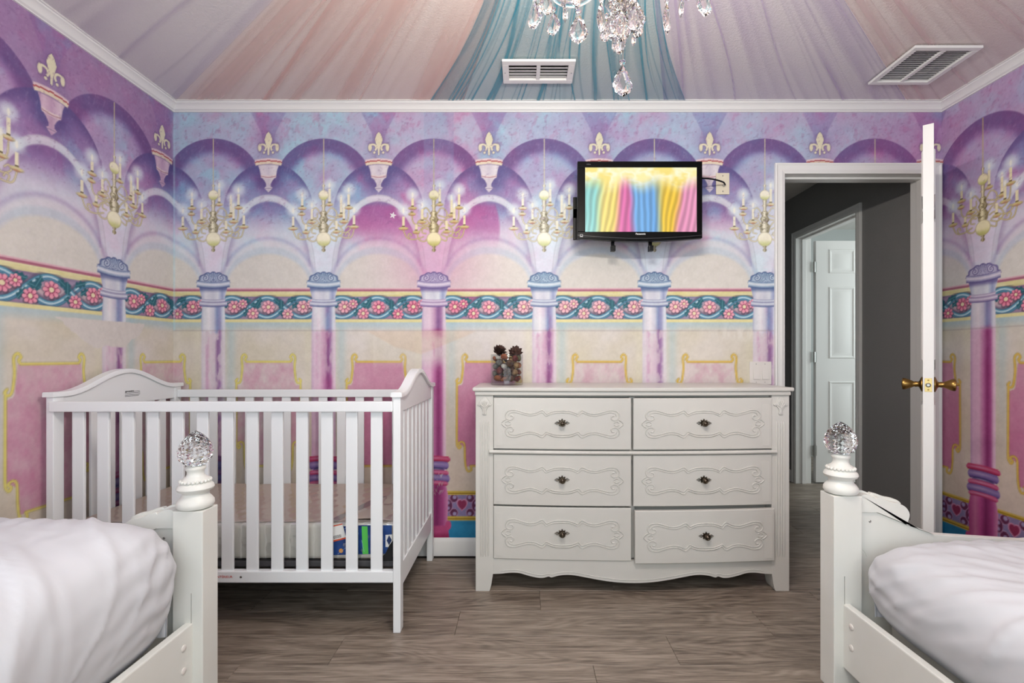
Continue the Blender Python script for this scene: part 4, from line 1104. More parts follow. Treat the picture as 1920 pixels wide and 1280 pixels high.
# ------------------------------------------------------------------ crib
CX0, CX1, CYF, CYB = -1.853, -.475, -.74, -.035
CO = Vector(((CX0 + CX1) / 2, (CYF + CYB) / 2, 0)); CR = M['crib']
crib = thing('crib', CO, 'white slatted baby crib with arched end panels', 'crib')
PT = .029
for sx, x0 in ((-1, CX0), (1, CX1 - PT)):
    en = thing('end_panel', Vector((x0 + PT / 2, CO.y, 0)) - CO); en.parent = crib
    EO = Vector((x0 + PT / 2, CO.y, 0))
    for y0 in (CYF, CYB - .045):
        po = G(EO).box((x0, y0, 0), (x0 + PT, y0 + .045, .917)).build('post', CR, en, bevel=.003)
        if sx == 1 and y0 != CYF:
            for z in (.36, .43, .50, .57): cut(po, G().lathe([(.004, -.018), (.004, .01)], (x0 + PT, CYB - .022, z), 12, axis='x'))
    n = 40; top = []
    for i in range(n + 1):
        t = i / n; tt = min(1, max(0, (t - .07) / .86)); top.append((CYF + (CYB - CYF) * t, .917 + .083 * (.5 - .5 * math.cos(2 * PI * tt)) ** 1.0))
    poly = [p for p in top if CYF + .044 <= p[0] <= CYB - .044]
    poly = [(CYF + .044, .858)] + [(CYF + .044, top[2][1])] + poly + [(CYB - .044, top[-3][1]), (CYB - .044, .858)]
    G(EO).prism(poly, 'x', x0 + .004, x0 + PT - .004).build('arched_board', CR, en, bevel=.0015)
    vs = []; fs = []; q = G(EO)
    for k, (y, z) in enumerate(top):
        y = y + (-.008 if k == 0 else .008 if k == n else 0)
        dz = (top[min(n, k + 1)][1] - top[max(0, k - 1)][1]); dy = top[min(n, k + 1)][0] - top[max(0, k - 1)][0]; l = math.hypot(dz, dy); ny, nz = -dz / l, dy / l
        for (a, h) in ((-.007, 0), (-.007, .014), (-.004, .019), (PT + .004, .019), (PT + .007, .014), (PT + .007, 0)):
            vs.append((x0 + a, y + ny * h, z + nz * h))
    for k in range(n):
        for c in range(6): fs.append((6 * k + c, 6 * k + (c + 1) % 6, 6 * k + 6 + (c + 1) % 6, 6 * k + 6 + c))
    fs += [tuple(range(6)), tuple(6 * n + c for c in range(5, -1, -1))]
    q.add(vs, fs).build('cap_moulding', CR, en, smooth=35)
    G(EO).box((x0 + .004, CYF + .044, .165), (x0 + PT - .004, CYB - .044, .255)).build('lower_rail', CR, en, bevel=.002)
    me = G().box((-.006, -.0225, 0), (.006, .0225, .61)).mesh('slat', CR, bevel=.0025)
    for i in range(7):
        link('slat', me, en, Vector((x0 + PT / 2, CYF + .044 + (CYB - CYF - .088) * (i + 1) / 8, .252)) - EO)
for (yy, th, nm) in ((CYF + .004, .028, 'front_side'), (CYB - .032, .028, 'back_side')):
    sd_ = thing(nm, Vector((CO.x, yy, 0)) - CO); sd_.parent = crib; SO = Vector((CO.x, yy, 0))
    xa, xb = CX0 + PT, CX1 - PT
    if nm == 'front_side': G(SO).box((xa - .012, yy - .012, .860), (xb, yy + .018, .900)).build('top_rail', CR, sd_, bevel=.004)
    else: G(SO).box((xa, yy, .860), (xb, yy + th, .900)).build('top_rail', CR, sd_, bevel=.004)
    br = G(SO).box((xa, yy, .193), (xb, yy + th, .238)).build('bottom_rail', CR, sd_, bevel=.004)
    me = G().box((-.023, -.006, 0), (.023, .006, .63)).mesh('slat', CR, bevel=.003)
    for i in range(13):
        link('slat', me, sd_, Vector((-1.740 + i * .0973, yy + .014, .234)) - SO)
    if nm == 'front_side':
        RT = mat('red_print', (196, 66, 58), .6)
        text_mesh('print', '/ INT\u00c9RIEUR', .0135, RT, br, Vector((-1.166, yy - .0004, .2165)) - SO)
        q = G(SO); q.lathe([(.0035, 0), (.0045, -.0012), (.003, -.002)], (-1.097, yy, .2165), 12, axis='y'); q.build('screw_cap', M['steel'], br, smooth=40)
# warning print on the left arched board
BK = mat('black_print', (38, 36, 38), .6)
lb = [c for c in crib.children if c.name.startswith('end_panel')][0]
wl = G(); wl.prism([(-.002, .0035), (.009, .0035), (.0035, .0125)], 'x', 0, .0003)
for i, z in enumerate((0, -.008, -.014)): wl.box((0, -.002, z - .0012), (.0003, .086 if i < 2 else .078, z + .0008))
wl.box((0, .046, .0055), (.0003, .084, .0072))
wo = wl.build('warning_print', BK, lb, recalc=True); wo.location = Vector((CX0 + PT - .0038, -.355 - .04, .905)) - Vector((CX0 + PT / 2, CO.y, 0))
text_mesh('print_word', 'WARNING', .0085, BK, wo, (.0003, .0285, .0075), rot=(PI / 2, 0, PI / 2), bold=.0002)
# spring base
g = G(CO); g.box((CX0 + PT + .004, CYF + .044, .238), (CX1 - PT - .004, CYB - .044, .262)); g.build('mattress_base', mat('dark_spring_frame', (70, 68, 70), .5), crib, bevel=.004)

# ------------------------------------------------------------------ crib mattress in its film
CMO = Vector((CO.x, CO.y, .264))
cm = thing('crib_mattress', CMO, 'beige crib mattress still wrapped in clear plastic inside the crib', 'mattress')
def soft_block(x0, x1, y0, y1, z0, z1, r, nx, ny, amp, seed):
    """rounded block as a closed shell of two grids"""
    rs = random.Random(seed); ph = [rs.uniform(0, 6) for _ in range(8)]
    q = G(CMO)
    ring = []
    segs = 5; prof = [(-r * (1 - math.sin(a)) * 0 - r + r * math.cos(a), z0 + r - r * math.sin(a)) for a in np.linspace(PI / 2, 0, segs)] + [(-r + r * math.cos(a), z1 - r + r * math.sin(a)) for a in np.linspace(0, PI / 2, segs)]
    per = []
    for i in range(nx): per.append((x0 + (x1 - x0) * i / nx, y0, 0, -1))
    for i in range(ny): per.append((x1, y0 + (y1 - y0) * i / ny, 1, 0))
    for i in range(nx): per.append((x1 - (x1 - x0) * i / nx, y1, 0, 1))
    for i in range(ny): per.append((x0, y1 - (y1 - y0) * i / ny, -1, 0))
    m = len(per); vs = []
    for (o, z) in prof:
        for (x, y, nx_, ny_) in per:
            cx = min(max(x, x0 + r), x1 - r); cy = min(max(y, y0 + r), y1 - r)
            dx, dy = x - cx, y - cy
            l = math.hypot(dx, dy) or 1
            f = (r + o)
            w = amp * (math.sin(x * 31 + ph[0]) * math.sin(z * 90 + ph[1]) + math.sin(y * 37 + x * 19 + ph[2]))
            vs.append((cx + dx / l * (f + w), cy + dy / l * (f + w), z))
    fs = []
    for k in range(len(prof) - 1):
        for i in range(m):
            j = (i + 1) % m; fs.append((k * m + i, k * m + j, (k + 1) * m + j, (k + 1) * m + i))
    fs += [tuple(range(m - 1, -1, -1))]
    # top as grid
    b = len(vs); gx, gy = nx, ny
    idx = {}
    t0 = (len(prof) - 1) * m
    fs.append(tuple(t0 + i for i in range(m)))
    q.add(vs, fs)
    return q
q = soft_block(CX0 + PT + .012, CX1 - PT - .010, CYF + .047, CYB - .048, .266, .408, .018, 30, 16, .0008, 1)
q.build('ticking', mat('mattress_side_white', (226, 222, 212), .8, bump=(120, .3, .002)), cm, smooth=50)
g = G(CMO); g.grid(lambda u, v: (CX0 + PT + .028 + (CX1 - CX0 - 2 * PT - .054) * u, CYF + .062 + (CYB - CYF - .125) * v,   .4118 + .002 * math.sin(u * 23) * math.sin(v * 11)), 30, 14)
g.build('quilted_top', mat('beige_quilted_top', (206, 186, 170), .8, bump=(60, .4, .004)), cm, smooth=60)
# wrinkled film over the front and top
def filmfn(u, v):
    x = CX0 + PT + .008 + (CX1 - CX0 - 2 * PT - .014) * u
    wr = .004 * math.sin(37 * u + 9 * v) * math.sin(13 * v + 4 * u) + .003 * math.sin(91 * u - 40 * v) + .002 * math.sin(160 * u + 70 * v)
    if v < .25:
        t = v / .25; return (x, CYF + .0445 - abs(wr) * .3, .27 + .138 * t)
    t = (v - .25) / .75; return (x, CYF + .05 + (CYB - CYF - .10) * t, .4165 + .3 * wr + .004)
g = G(CMO); g.grid(filmfn, 90, 60); g.build('plastic_film', M['film'], cm, smooth=180)
PB = mat('blue_package_print', (44, 78, 140), .35, vary=((28, 54, 112), 25.0, 2)); PG = mat('green_package_print', (88, 190, 84), .4); PWt = mat('white_card', (232, 230, 226), .5); PR = mat('red_orange_print', (206, 84, 52), .5)
YC = CYF + .0435
q = G(CMO); q.prism([(-.775, .285), (-.520, .292), (-.520, .404), (-.640, .404), (-.775, .396)], 'y', YC - .0005, YC + .0005); card = q.build('printed_insert', PB, cm)
q = G(CMO); q.prism([(-.636, .290), (-.613, .290), (-.617, .400), (-.640, .400)], 'y', YC - .0011, YC - .0006); q.build('green_strip', PG, card)
q = G(CMO); q.prism([(-.545, .318), (-.518, .318), (-.518, .368), (-.545, .366)], 'y', YC - .0011, YC - .0006); wp = q.build('white_square', PWt, card)
q = G(CMO); q.prism([(-.5405, .344), (-.531, .325), (-.520, .346), (-.531, .365)], 'y', YC - .0017, YC - .0012); q.build('diamond_emblem', mat('navy_print', (38, 56, 100), .5), wp)
q = G(CMO); q.lathe([(.0085, 0), (.0085, .0006)], (-.722, YC - .0012, .303), 20, axis='y'); q.build('round_seal', mat('orange_print', (214, 150, 74), .5), card)
q = G(CMO)
for (cx, cz, r) in ((-.661, .372, .010), (-.661, .318, .009), (-.686, .365, .011), (-.56, .395, .006)):
    q.tube([(cx + r * .75 * math.cos(a), YC - .001, cz + r * math.sin(a)) for a in np.linspace(0, 2 * PI, 20)[:-1]], .0007, 4, closed=True)
for (a, b) in (((-.735, .29), (-.69, .325)), ((-.63, .30), (-.64, .345)), ((-.71, .39), (-.69, .40))): q.tube([(a[0], YC - .001, a[1]), (b[0], YC - .001, b[1])], .0007, 4)
q.build('line_print', mat('pale_blue_print', (150, 176, 214), .5), card)
q = G(CMO); q.prism([(-.770, .335), (-.700, .352), (-.716, .412), (-.786, .396)], 'y', YC - .0030, YC - .0022); tg = q.build('hang_tag', PWt, cm)
q = G(CMO); q.prism([(-.770, .335), (-.700, .352), (-.7015, .358), (-.7715, .341)], 'y', YC - .0036, YC - .0030); q.prism([(-.786, .396), (-.716, .412), (-.7148, .408), (-.7848, .392)], 'y', YC - .0036, YC - .0030); q.build('tag_stripe', PR, tg)
q = G(CMO)
for i in range(13):
    x = -.752 + i * .0027; w = (.0007, .0013, .0009)[i % 3]; q.prism([(x, .3495 + (x + .752) * .24), (x + w, .3495 + (x + .752) * .24), (x + w - .003, .362 + (x + .752) * .24), (x - .003, .362 + (x + .752) * .24)], 'y', YC - .0036, YC - .0030)
q.build('barcode', BK, tg)
q = G(CMO); q.prism([(-.60, .264), (-.515, .264), (-.515, .345), (-.530, .325), (-.545, .292), (-.565, .275)], 'y', YC - .0045, YC - .0032); q.build('black_underside', mat('black_fabric_underside', (20, 20, 22), .7), cm)
# grey strap and printed card lying on top at the right-hand end
q = G(CMO); q.add([(-.79, CYF + .06, .4125), (-.745, CYF + .06, .4125), (-.575, CYB - .09, .4125), (-.62, CYB - .09, .4125)], [(0, 1, 2, 3)]); q.build('film_fold', mat('grey_film_fold', (128, 118, 112), .4), cm)
q = G(CMO); q.grid(lambda u, v: (-.725 + .2 * u + .10 * v * (1 - u), CYF + .065 + .40 * v, .414 + .010 * math.sin(PI * u) + .004 * math.sin(9 * v)), 10, 10); q.build('folded_cover', mat('taupe_folded_cover', (190, 176, 164), .5), cm, smooth=60)
q = G(CMO); q.add([(-.60, CYB - .16, .418), (-.525, CYB - .16, .418), (-.525, CYB - .06, .418), (-.60, CYB - .06, .418)], [(0, 1, 2, 3)]); q.build('printed_corner', mat('slate_green_print', (104, 128, 118), .4, vary=((70, 86, 130), 30, 1)), cm)
q = G(CMO)
for k in range(26):
    a = k * 2.4; r = .035 + .02 * math.sin(k * 3.1)
    c = (CX1 + .034 + .018 * math.cos(a), CYB - .06 + .030 * math.sin(a * 1.3), .40 + .05 * math.sin(k * 1.7))
    q.add([(c[0], c[1], c[2]), (c[0] + .012 * math.cos(a), c[1] + .02 * math.sin(a), c[2] + .022), (c[0] - .008, c[1] + .018 * math.cos(a), c[2] + .012)], [(0, 1, 2)])
q.build('film_gather', M['film'], cm)
# ------------------------------------------------------------------ beds
def turned_profile():
    return [(.034, 0), (.046, .004), (.050, .012), (.049, .022), (.043, .031), (.036, .038), (.034, .045), (.037, .051), (.046, .055), (.0495, .062), (.047, .070), (.040, .076), (.036, .079), (.038, .084), (.034, .090), (.026, .096), (.0225, .103), (.0225, .112), (.026, .1165), (.0275, .121), (.026, .1255), (.022, .128), (.020, .131)]
def egg_mesh():
    """faceted glass egg: staggered facets"""
    q = G(); nv, nu = 15, 20; vs = []
    T = [0, .08, .2, .38, .55, .7, .83, .93, 1]; RR = [.017, .031, .042, .0470, .0445, .0370, .0255, .0135, .002]
    for j in range(nv + 1):
        t = j / nv; r = float(np.interp(t, T, RR))
        for i in range(nu):
            a = 2 * PI * (i + .5 * (j % 2)) / nu
            rr = r * (1 + (.035 if (i + j) % 2 else -.03))
            vs.append((rr * math.cos(a), rr * math.sin(a), .106 * t))
    fs = []
    for j in range(nv):
        for i in range(nu):
            k = (i + 1) % nu; a, b, c, d = j * nu + i, j * nu + k, (j + 1) * nu + k, (j + 1) * nu + i
            fs += [(a, b, d), (b, c, d)] if j % 2 == 0 else [(a, b, c), (a, c, d)]
    fs += [tuple(range(nu - 1, -1, -1)), tuple(nv * nu + i for i in range(nu))]
    return q.add(vs, fs).mesh('crystal_egg', M['crackle'])
EGG = egg_mesh()
def bed(side, px0, px1, yf, zt, xwall, label, lab_m, lab_d, topz, seed, hem_in, fold_a):
    """side -1: bed along the left wall; px0..px1 the aisle-side foot post, yf its camera-side face"""
    s = side; BM = M['bed']; yb = yf + .072
    O = Vector(((px0 + px1) / 2, (yf + yb) / 2, 0))
    t = thing('bed_frame', O, label, 'bed frame')
    pw = px1 - px0
    far0 = xwall - s * .012 - (pw if s > 0 else 0); far1 = far0 + pw
    for (a, b) in ((px0, px1), (far0, far1)):
        po = G(O).box((a, yf, 0), (b, yb, zt)).build('post', BM, t, bevel=.003)
        c = ((a + b) / 2, (yf + yb) / 2, zt)
        f = G(O).lathe(turned_profile(), c, 36).build('turned_finial', BM, po, smooth=40)
        q = G(O)
        for i in range(22):
            an = 2 * PI * i / 22; q.ball((c[0] + .0385 * math.cos(an), c[1] + .0385 * math.sin(an), zt + .083), .0052, 8, 6)
        q.build('bead_ring', BM, f, smooth=60)
        link('crystal_egg', EGG, f, Vector((c[0], c[1], zt + .127)) - O)
    # foot board: plank with a shaped crest near each post, dipping in the middle
    ia, ib = (px1, far0) if s > 0 else (far1, px0)
    mid = (ia + ib) / 2; hw = (ib - ia) / 2
    crest = [(0, -.012), (.012, .004), (.028, .008), (.046, .002), (.058, -.006), (.064, -.001), (.085, -.007), (.106, -.016), (.134, -.022), (.155, -.034), (.166, -.055), (.162, -.075), (.156, -.088)]
    crest = [(p.x, p.y) for p in smoothpts([(a, b, 0) for a, b in crest], 3)]
    line = [(0, -.060), (.062, -.060), (.070, -.062), (.17, -.100), (.25, -.130)]
    ym = (yf + yb) / 2; grooves = []
    for (e, sg) in ((ia, 1), (ib, -1)):
        poly = [(e + sg * a, zt - .008 + b) for a, b in crest] + [(e + sg * .175, zt - .100), (e + sg * .245, zt - .128), (e + sg * .17, zt - .1155 + .014), (e + sg * .070, zt - .0605), (e + sg * .062, zt - .0575), (e, zt - .0575)]
        G(O).prism(poly, 'y', ym - .018, ym + .010).build('crest', BM, t, bevel=.002)
        # rear layer seen above the crest
        poly = [(e + sg * a, zt - .001 + b * .9) for a, b in crest[:int(len(crest) * .8)]] + [(e + sg * .13, zt - .06), (e, zt - .06)]
        G(O).prism(poly, 'y', ym + .010, ym + .026).build('crest_back', BM, t, bevel=.002)
        q = G(O); q.lathe([(.0042, 0), (.0035, -.001)], (e + sg * .042, ym - .0125, zt - .088), 12, axis='y'); q.build('bolt_plug', M['steel'], t)
        a = [(e + sg * x, z) for x, z in ((.0, zt - .175), (.012, zt - .177), (.024, zt - .188), (.031, zt - .205))]
        grooves.append([(x, ym - .012, z) for x, z in a])
    top = [(ia, zt - .0590), (ia + .062, zt - .0590), (ia + .070, zt - .0620), (ia + .17, zt - .1026), (ia + .25, zt - .131), (mid, zt - .150), (ib - .25, zt - .131), (ib - .17, zt - .1026), (ib - .070, zt - .0620), (ib - .062, zt - .0590), (ib, zt - .0590)]
    G(O).prism(top + [(ib, .16), (ia, .16)], 'y', ym - .012, ym + .012).build('foot_board', BM, t, bevel=.0015)
    fbo = [c for c in t.children if c.name.startswith('foot_board')][0]
    for gp in grooves: cut(fbo, G().tube(smoothpts(gp, 3), .0016, 6))
    # rails running back to the head board
    ax = px0 if s > 0 else px1            # aisle-side face of the post
    rx = ax + s * .030
    zr = .287
    yh = YN + .075
    for (x, dr) in ((rx, s), (xwall - s * .020, -s)):
        rl = G(O).box((min(x, x + dr * .024), yh, .085), (max(x, x + dr * .024), yf + .002, zr)).build('side_rail', BM, t, bevel=.004)
        k_ = -dr
        for z in (.17, .235):
            G(O).lathe([(.0095, 0), (.0095, k_ * .002), (.007, k_ * .004)], (x, yf - .038, z), 16, axis='x').build('bolt_cover', M['switch'], rl, smooth=50)
    aisle_post = [c for c in t.children if c.name.startswith('post')][0]
    cut(aisle_post, G().box((rx + s * .004 - .0011, yf - .01, .25), (rx + s * .004 + .0011, yf + .022, .375)))
    for (a, b) in ((px0, px1), (far0, far1)): G(O).box((a, YN + .015, 0), (b, YN + .078, 1.02)).build('head_post', BM, t, bevel=.003)
    n = 24; poly = [(ia, .30)] + [(ia + (ib - ia) * i / n, 1.0 + .12 * math.sin(PI * i / n)) for i in range(n + 1)] + [(ib, .30)]
    G(O).prism(poly, 'y', YN + .035, YN + .06).build('head_board', BM, t, bevel=.002)
    G(O).box((min(rx + s * .026, xwall - s * .07), yh, .13), (max(rx + s * .026, xwall - s * .07), yf - .004, .15)).build('slat_deck', M['bed'], t)
    # mattress
    xa, xb = rx + s * .10, xwall - s * .125
    mo = Vector(((xa + xb) / 2, (yf + yh) / 2, .152))
    q = G(mo); q.box((min(xa, xb), yh + .04, .152), (max(xa, xb), yf - .06, topz - .13))
    tag(q.build('mattress', M['ticking'], bevel=.02, seg=3, smooth=60), lab_m, 'mattress')
    # cover: soft shell with rounded edges, gathered and creased towards the foot corner
    x_in = ax + s * hem_in; wd = abs(xwall - x_in) - .028
    hgt = topz - .265
    prof = [(.055, .0), (.040, .06), (.022, .16), (.006, .34), (.0, .52), (.004, .66), (.018, .78), (.045, .87), (.085, .925), (.15, .965), (.26, .99), (.40, 1.0)]
    half = smoothpts([(a, b * hgt, 0) for a, b in prof], 7)
    half = [(p.x, p.y) for p in half]
    n_mid = 34; x0_, x1_ = half[-1][0], wd - half[-1][0]
    line = half + [(x0_ + (x1_ - x0_) * i / n_mid, hgt) for i in range(1, n_mid)] + [(wd - a, b) for a, b in half[::-1]]
    L = np.array(line)
    arc = np.concatenate([[0], np.cumsum(np.hypot(*np.diff(L, axis=0).T))])
    ns = 210; sa = np.linspace(0, arc[-1], ns); PX = np.interp(sa, arc, L[:, 0]); PZ = np.interp(sa, arc, L[:, 1])
    y_end = yf - .028; length = y_end - (YN + .10)
    dd = np.concatenate([.17 * (1 - np.cos(np.linspace(0, PI / 2, 26))), np.linspace(.176, length, 170)])
    Rz = .115
    S_, D_ = np.meshgrid(sa, dd)
    X_ = np.tile(PX, (len(dd), 1)); Z_ = np.tile(PZ, (len(dd), 1))
    f = np.sqrt(np.clip(1 - np.clip(1 - D_ / .17, 0, 1) ** 2, 0, 1))
    wtop = np.clip(Z_ / hgt, 0, 1) ** 2
    Z_ = Z_ - Rz * (1 - f) * wtop
    X_ = X_ + (wd / 2 - X_) / (wd / 2) * .055 * (1 - f)
    Z_ = Z_ + .012 * np.sin(PI * np.clip(D_ / length, 0, 1)) * wtop
    Pn = np.stack([x_in + s * X_, y_end - D_, .265 + Z_], -1)
    gu = np.gradient(Pn, axis=1); gv = np.gradient(Pn, axis=0); N_ = np.cross(gu, gv); N_ /= np.linalg.norm(N_, axis=-1, keepdims=True) + 1e-9
    if N_[100, ns // 2, 2] < 0: N_ = -N_
    def ridged(a, l1, l2, sdn, sharp):
        ca, sn_ = math.cos(a), math.sin(a); p = (S_ * ca + D_ * sn_); r_ = (-S_ * sn_ + D_ * ca)
        w_ = fbm(S_ * 3, D_ * 3, sdn + 40, 2) * .9
        n_ = fbm(p / l1 + w_, r_ / l2 + w_ * 2, sdn, 2)
        return np.clip(1 - np.abs(2 * n_ - 1) * 1.6, 0, 1) ** sharp
    am = .0115 * ridged(fold_a, .75, .075, seed, 3.0) * fbm(S_ * 2.2, D_ * 2.2, seed + 60, 2) * 1.3
    am += .0060 * ridged(fold_a + .35, .45, .045, seed + 9, 3.0) * np.clip(fbm(S_ * 3, D_ * 2, seed + 70, 2) * 2.2 - .6, 0, 1)
    am += .014 * (fbm(S_ * 2.6, D_ * 2.2, seed + 20, 2) - .5)
    gather = np.exp(-(D_ / .22) ** 2) * (1 - np.exp(-(D_ / .03) ** 2))
    am += .0030 * gather * np.sin(S_ * 95 + 7 * fbm(S_ * 7, D_ * 9, seed + 80, 2) + D_ * 16)
    am = am * sst(.0, .14, Z_)
    Pn = Pn + N_ * am[..., None]
    q = G(mo); nr, nc = Pn.shape[:2]
    fs = [(j * nc + i, j * nc + i + 1, (j + 1) * nc + i + 1, (j + 1) * nc + i) for j in range(nr - 1) for i in range(nc - 1)]
    end = []; rows = 8
    for r in range(1, rows + 1):
        t_ = r / rows
        for i in range(nc):
            x, y, z = Pn[0, i]; end.append((x, y - .010 * math.sin(PI * t_ / 2), z + (.265 - z) * t_))
    q.add([tuple(p) for p in Pn.reshape(-1, 3)] + end, fs + [((nr * nc + (r - 2) * nc + i) if r > 1 else i, (nr * nc + (r - 2) * nc + i + 1) if r > 1 else i + 1, nr * nc + (r - 1) * nc + i + 1, nr * nc + (r - 1) * nc + i) for r in range(1, rows + 1) for i in range(nc - 1)])
    tag(q.build('duvet', M['cotton'], smooth=180, recalc=True), lab_d, 'duvet')
    return t
bed(-1, -1.036, -.946, -1.19, .617, XL, 'white bed frame with crystal-topped posts standing by the crib end', 'plain mattress in the bed frame near the crib', 'rumpled white duvet bulging over the bed near the crib', .645, 3, .026, -.55)
bed(1, .991, 1.081, -1.08, .630, XR, 'white bed frame with crystal-topped posts standing near the open bedroom door', 'plain mattress in the bed frame near the door', 'creased white duvet tucked over the bed near the door', .540, 13, .050, .60)
# ------------------------------------------------------------------ television on its wall bracket
TO = Vector((.587, -.20, 1.651))
tv = thing('television', TO, 'small black flat-screen television mounted on the papered wall', 'television')
TX0, TX1, TZ0, TZ1, TY = .275, .899, 1.651, 2.051, -.20
n = 24; bot = [(TX0 + (TX1 - TX0) * i / n, TZ0 + .016 - .016 * math.sin(PI * i / n)) for i in range(n + 1)]
SX0, SX1, SZ0, SZ1 = .313, .872, 1.699, 2.021
q = G(TO); q.box((TX0, TY - .0, SZ1), (TX1, TY + .03, TZ1)); q.box((TX0, TY, SZ0), (SX0, TY + .03, SZ1)); q.box((SX1, TY, SZ0), (TX1, TY + .03, SZ1))
q.prism(bot + [(TX1, SZ0), (TX0, SZ0)], 'y', TY, TY + .03); bz = q.build('bezel', M['blackgloss'], tv, bevel=.0025)
q = G(TO); q.prism([(a, b + .0135) for a, b in bot] + [(a, b + .0155) for a, b in bot[::-1]], 'y', TY - .0006, TY + .001); q.build('trim_line', mat('dark_grey_trim', (58, 58, 62), .3), bz)
q = G(TO); q.box((TX0 + .01, TY + .028, TZ0 + .02), (TX1 - .01, TY + .055, TZ1 - .012)); q.box((TX0 + .09, TY + .05, TZ0 + .05), (TX1 - .09, TY + .085, TZ1 - .06)); q.build('back_shell', M['black'], tv, bevel=.006)
# screen: a plain soft colour pattern in the picture's hues
def screen_paint(U, V):
    n1 = fbm(U * 5, V * 2, 3, 2); x = U + (n1 - .5) * .05 + (V - .6) * .08 * np.sin(U * 9)
    bgc = ramp(fbm(U * 9, V * 7, 8, 3), [(.3, (255, 240, 170)), (.5, (255, 250, 215)), (.7, (248, 226, 128))])
    cols = ramp(x, [(0, (132, 208, 205)), (.10, (140, 214, 208)), (.17, (250, 228, 130)), (.27, (252, 226, 120)), (.33, (232, 120, 180)), (.39, (226, 110, 172)), (.45, (118, 180, 236)), (.62, (110, 172, 232)), (.70, (248, 206, 66)), (.80, (246, 202, 60)), (.87, (236, 152, 190)), (1, (238, 160, 196))])
    m = sst(.12, .42, V + .04 * np.sin(x * 21) )
    cols = cols * (.93 + .10 * np.sin(x * 120 + V * 6))[..., None] ; cols = np.clip(cols, 0, 255)
    return bgc + (cols - bgc) * m[..., None]
def screen_mesh():
    nu, nv = 140, 80
    uu, vv = np.meshgrid(np.linspace(0, 1, nu), np.linspace(0, 1, nv))
    me = bpy.data.meshes.new('screen'); co = np.stack([SX0 + (SX1 - SX0) * uu, np.full_like(uu, TY + .004), SZ1 + (SZ0 - SZ1) * vv], -1) - np.array(TO)
    i = (np.arange(nv - 1)[:, None] * nu + np.arange(nu - 1)[None, :]).ravel()
    me.from_pydata([tuple(p) for p in co.reshape(-1, 3)], [], [tuple(r) for r in np.stack([i, i + nu, i + nu + 1, i + 1], -1)])
    at = me.color_attributes.new('print', 'FLOAT_COLOR', 'POINT'); c = np.ones((nu * nv, 4), np.float32); c[:, :3] = lin(screen_paint(uu, vv)).reshape(-1, 3); at.data.foreach_set('color', c.ravel())
    me.materials.append(print_mat('lit_screen', .25, emit=1.0)); return me
link('screen', screen_mesh(), tv)
LW_ = mat('white_logo', (215, 215, 215), .4); LG_ = mat('grey_logo', (110, 110, 112), .4)
text_mesh('logo', 'Panasonic', .0125, LW_, bz, Vector((.590, TY - .0008, 1.6875)) - TO, bold=.00035)
text_mesh('logo_small', 'VIERA', .0085, LG_, bz, Vector((.330, TY - .0008, 2.035)) - TO)
q = G(TO); q.box((TX0 + .012, TY - .0008, 1.672), (TX0 + .026, TY, 1.686)); sq = q.build('energy_sticker', mat('grey_sticker', (170, 170, 170), .5), bz)
q = G(TO); q.box((TX0 + .0145, TY - .0012, 1.6775), (TX0 + .0235, TY - .0008, 1.6835)); q.build('sticker_mark', M['dark'], sq)
q = G(TO)
for x in (.462, .655): q.box((x - .008, TY + .055, 1.62), (x + .008, TY + .075, 1.95)); q.box((x - .011, TY + .04, 1.612), (x + .011, TY + .072, 1.640))
q.box((.262, TY + .085, 1.68), (.30, TY + .10, 1.90)); q.box((.262, TY + .085, 1.79), (.88, TY + .098, 1.84)); q.box((.50, TY + .09, 1.75), (.66, -.002, 1.88)); q.build('wall_bracket', M['black'], tv, bevel=.002)

wp_ = thing('cable_wall_plate', (1.081, -.002, 2.008), 'ivory cable plate on the wall right of the television', 'wall plate')
q = G(); q.box((-.036, -.006, -.058), (.036, 0, .058)); pl_ = q.build('plate', M['ivory'], wp_, bevel=.0025)
q = G(); q.lathe([(.0035, -.006), (.003, -.0075)], (0, 0, .042), 10, axis='y'); q.lathe([(.0035, -.006), (.003, -.0075)], (0, 0, -.042), 10, axis='y'); q.build('screw', M['steel'], wp_)
q = G(); q.lathe([(.006, -.006), (.006, -.016), (.0045, -.016), (.0045, -.024)], (.004, 0, -.012), 12, axis='y'); q.build('coax_jack', M['steel'], wp_)
pts = smoothpts([(TX1 - .03, TY + .06, 1.985), (TX1 + .02, TY + .07, 1.992), (.99, -.10, 1.998), (1.060, -.055, 2.000), (1.083, -.03, 1.996), (1.085, -.021, 1.996)], 8)
tag(G().tube(pts, .0042, 10).build('television_cable', M['black'], smooth=60), 'black coaxial cable from the television to the ivory wall plate', 'cable')

# ------------------------------------------------------------------ double light switch
sw = thing('light_switch', (1.285, -.002, .985), 'white double rocker light switch above the dresser beside the door casing', 'light switch')
G().box((-.059, -.006, -.062), (.059, 0, .062)).build('plate', M['switch'], sw, bevel=.003)
for x in (-.0235, .0235):
    q = G(); q.add([(x - .0165, -.006, -.033), (x + .0165, -.006, -.033), (x + .0165, -.006, .033), (x - .0165, -.006, .033), (x - .0165, -.0115, -.033), (x + .0165, -.0115, -.033), (x + .0165, -.0065, .033), (x - .0165, -.0065, .033)],
                   [(4, 5, 6, 7), (0, 1, 5, 4), (1, 2, 6, 5), (2, 3, 7, 6), (3, 0, 4, 7)]); q.build('rocker', M['switch'], sw, bevel=.0008)
    q = G()
    for z in (.049, -.049): q.lathe([(.0028, -.006), (.0022, -.0072)], (x, 0, z), 8, axis='y')
    q.build('screw', M['steel'], sw)

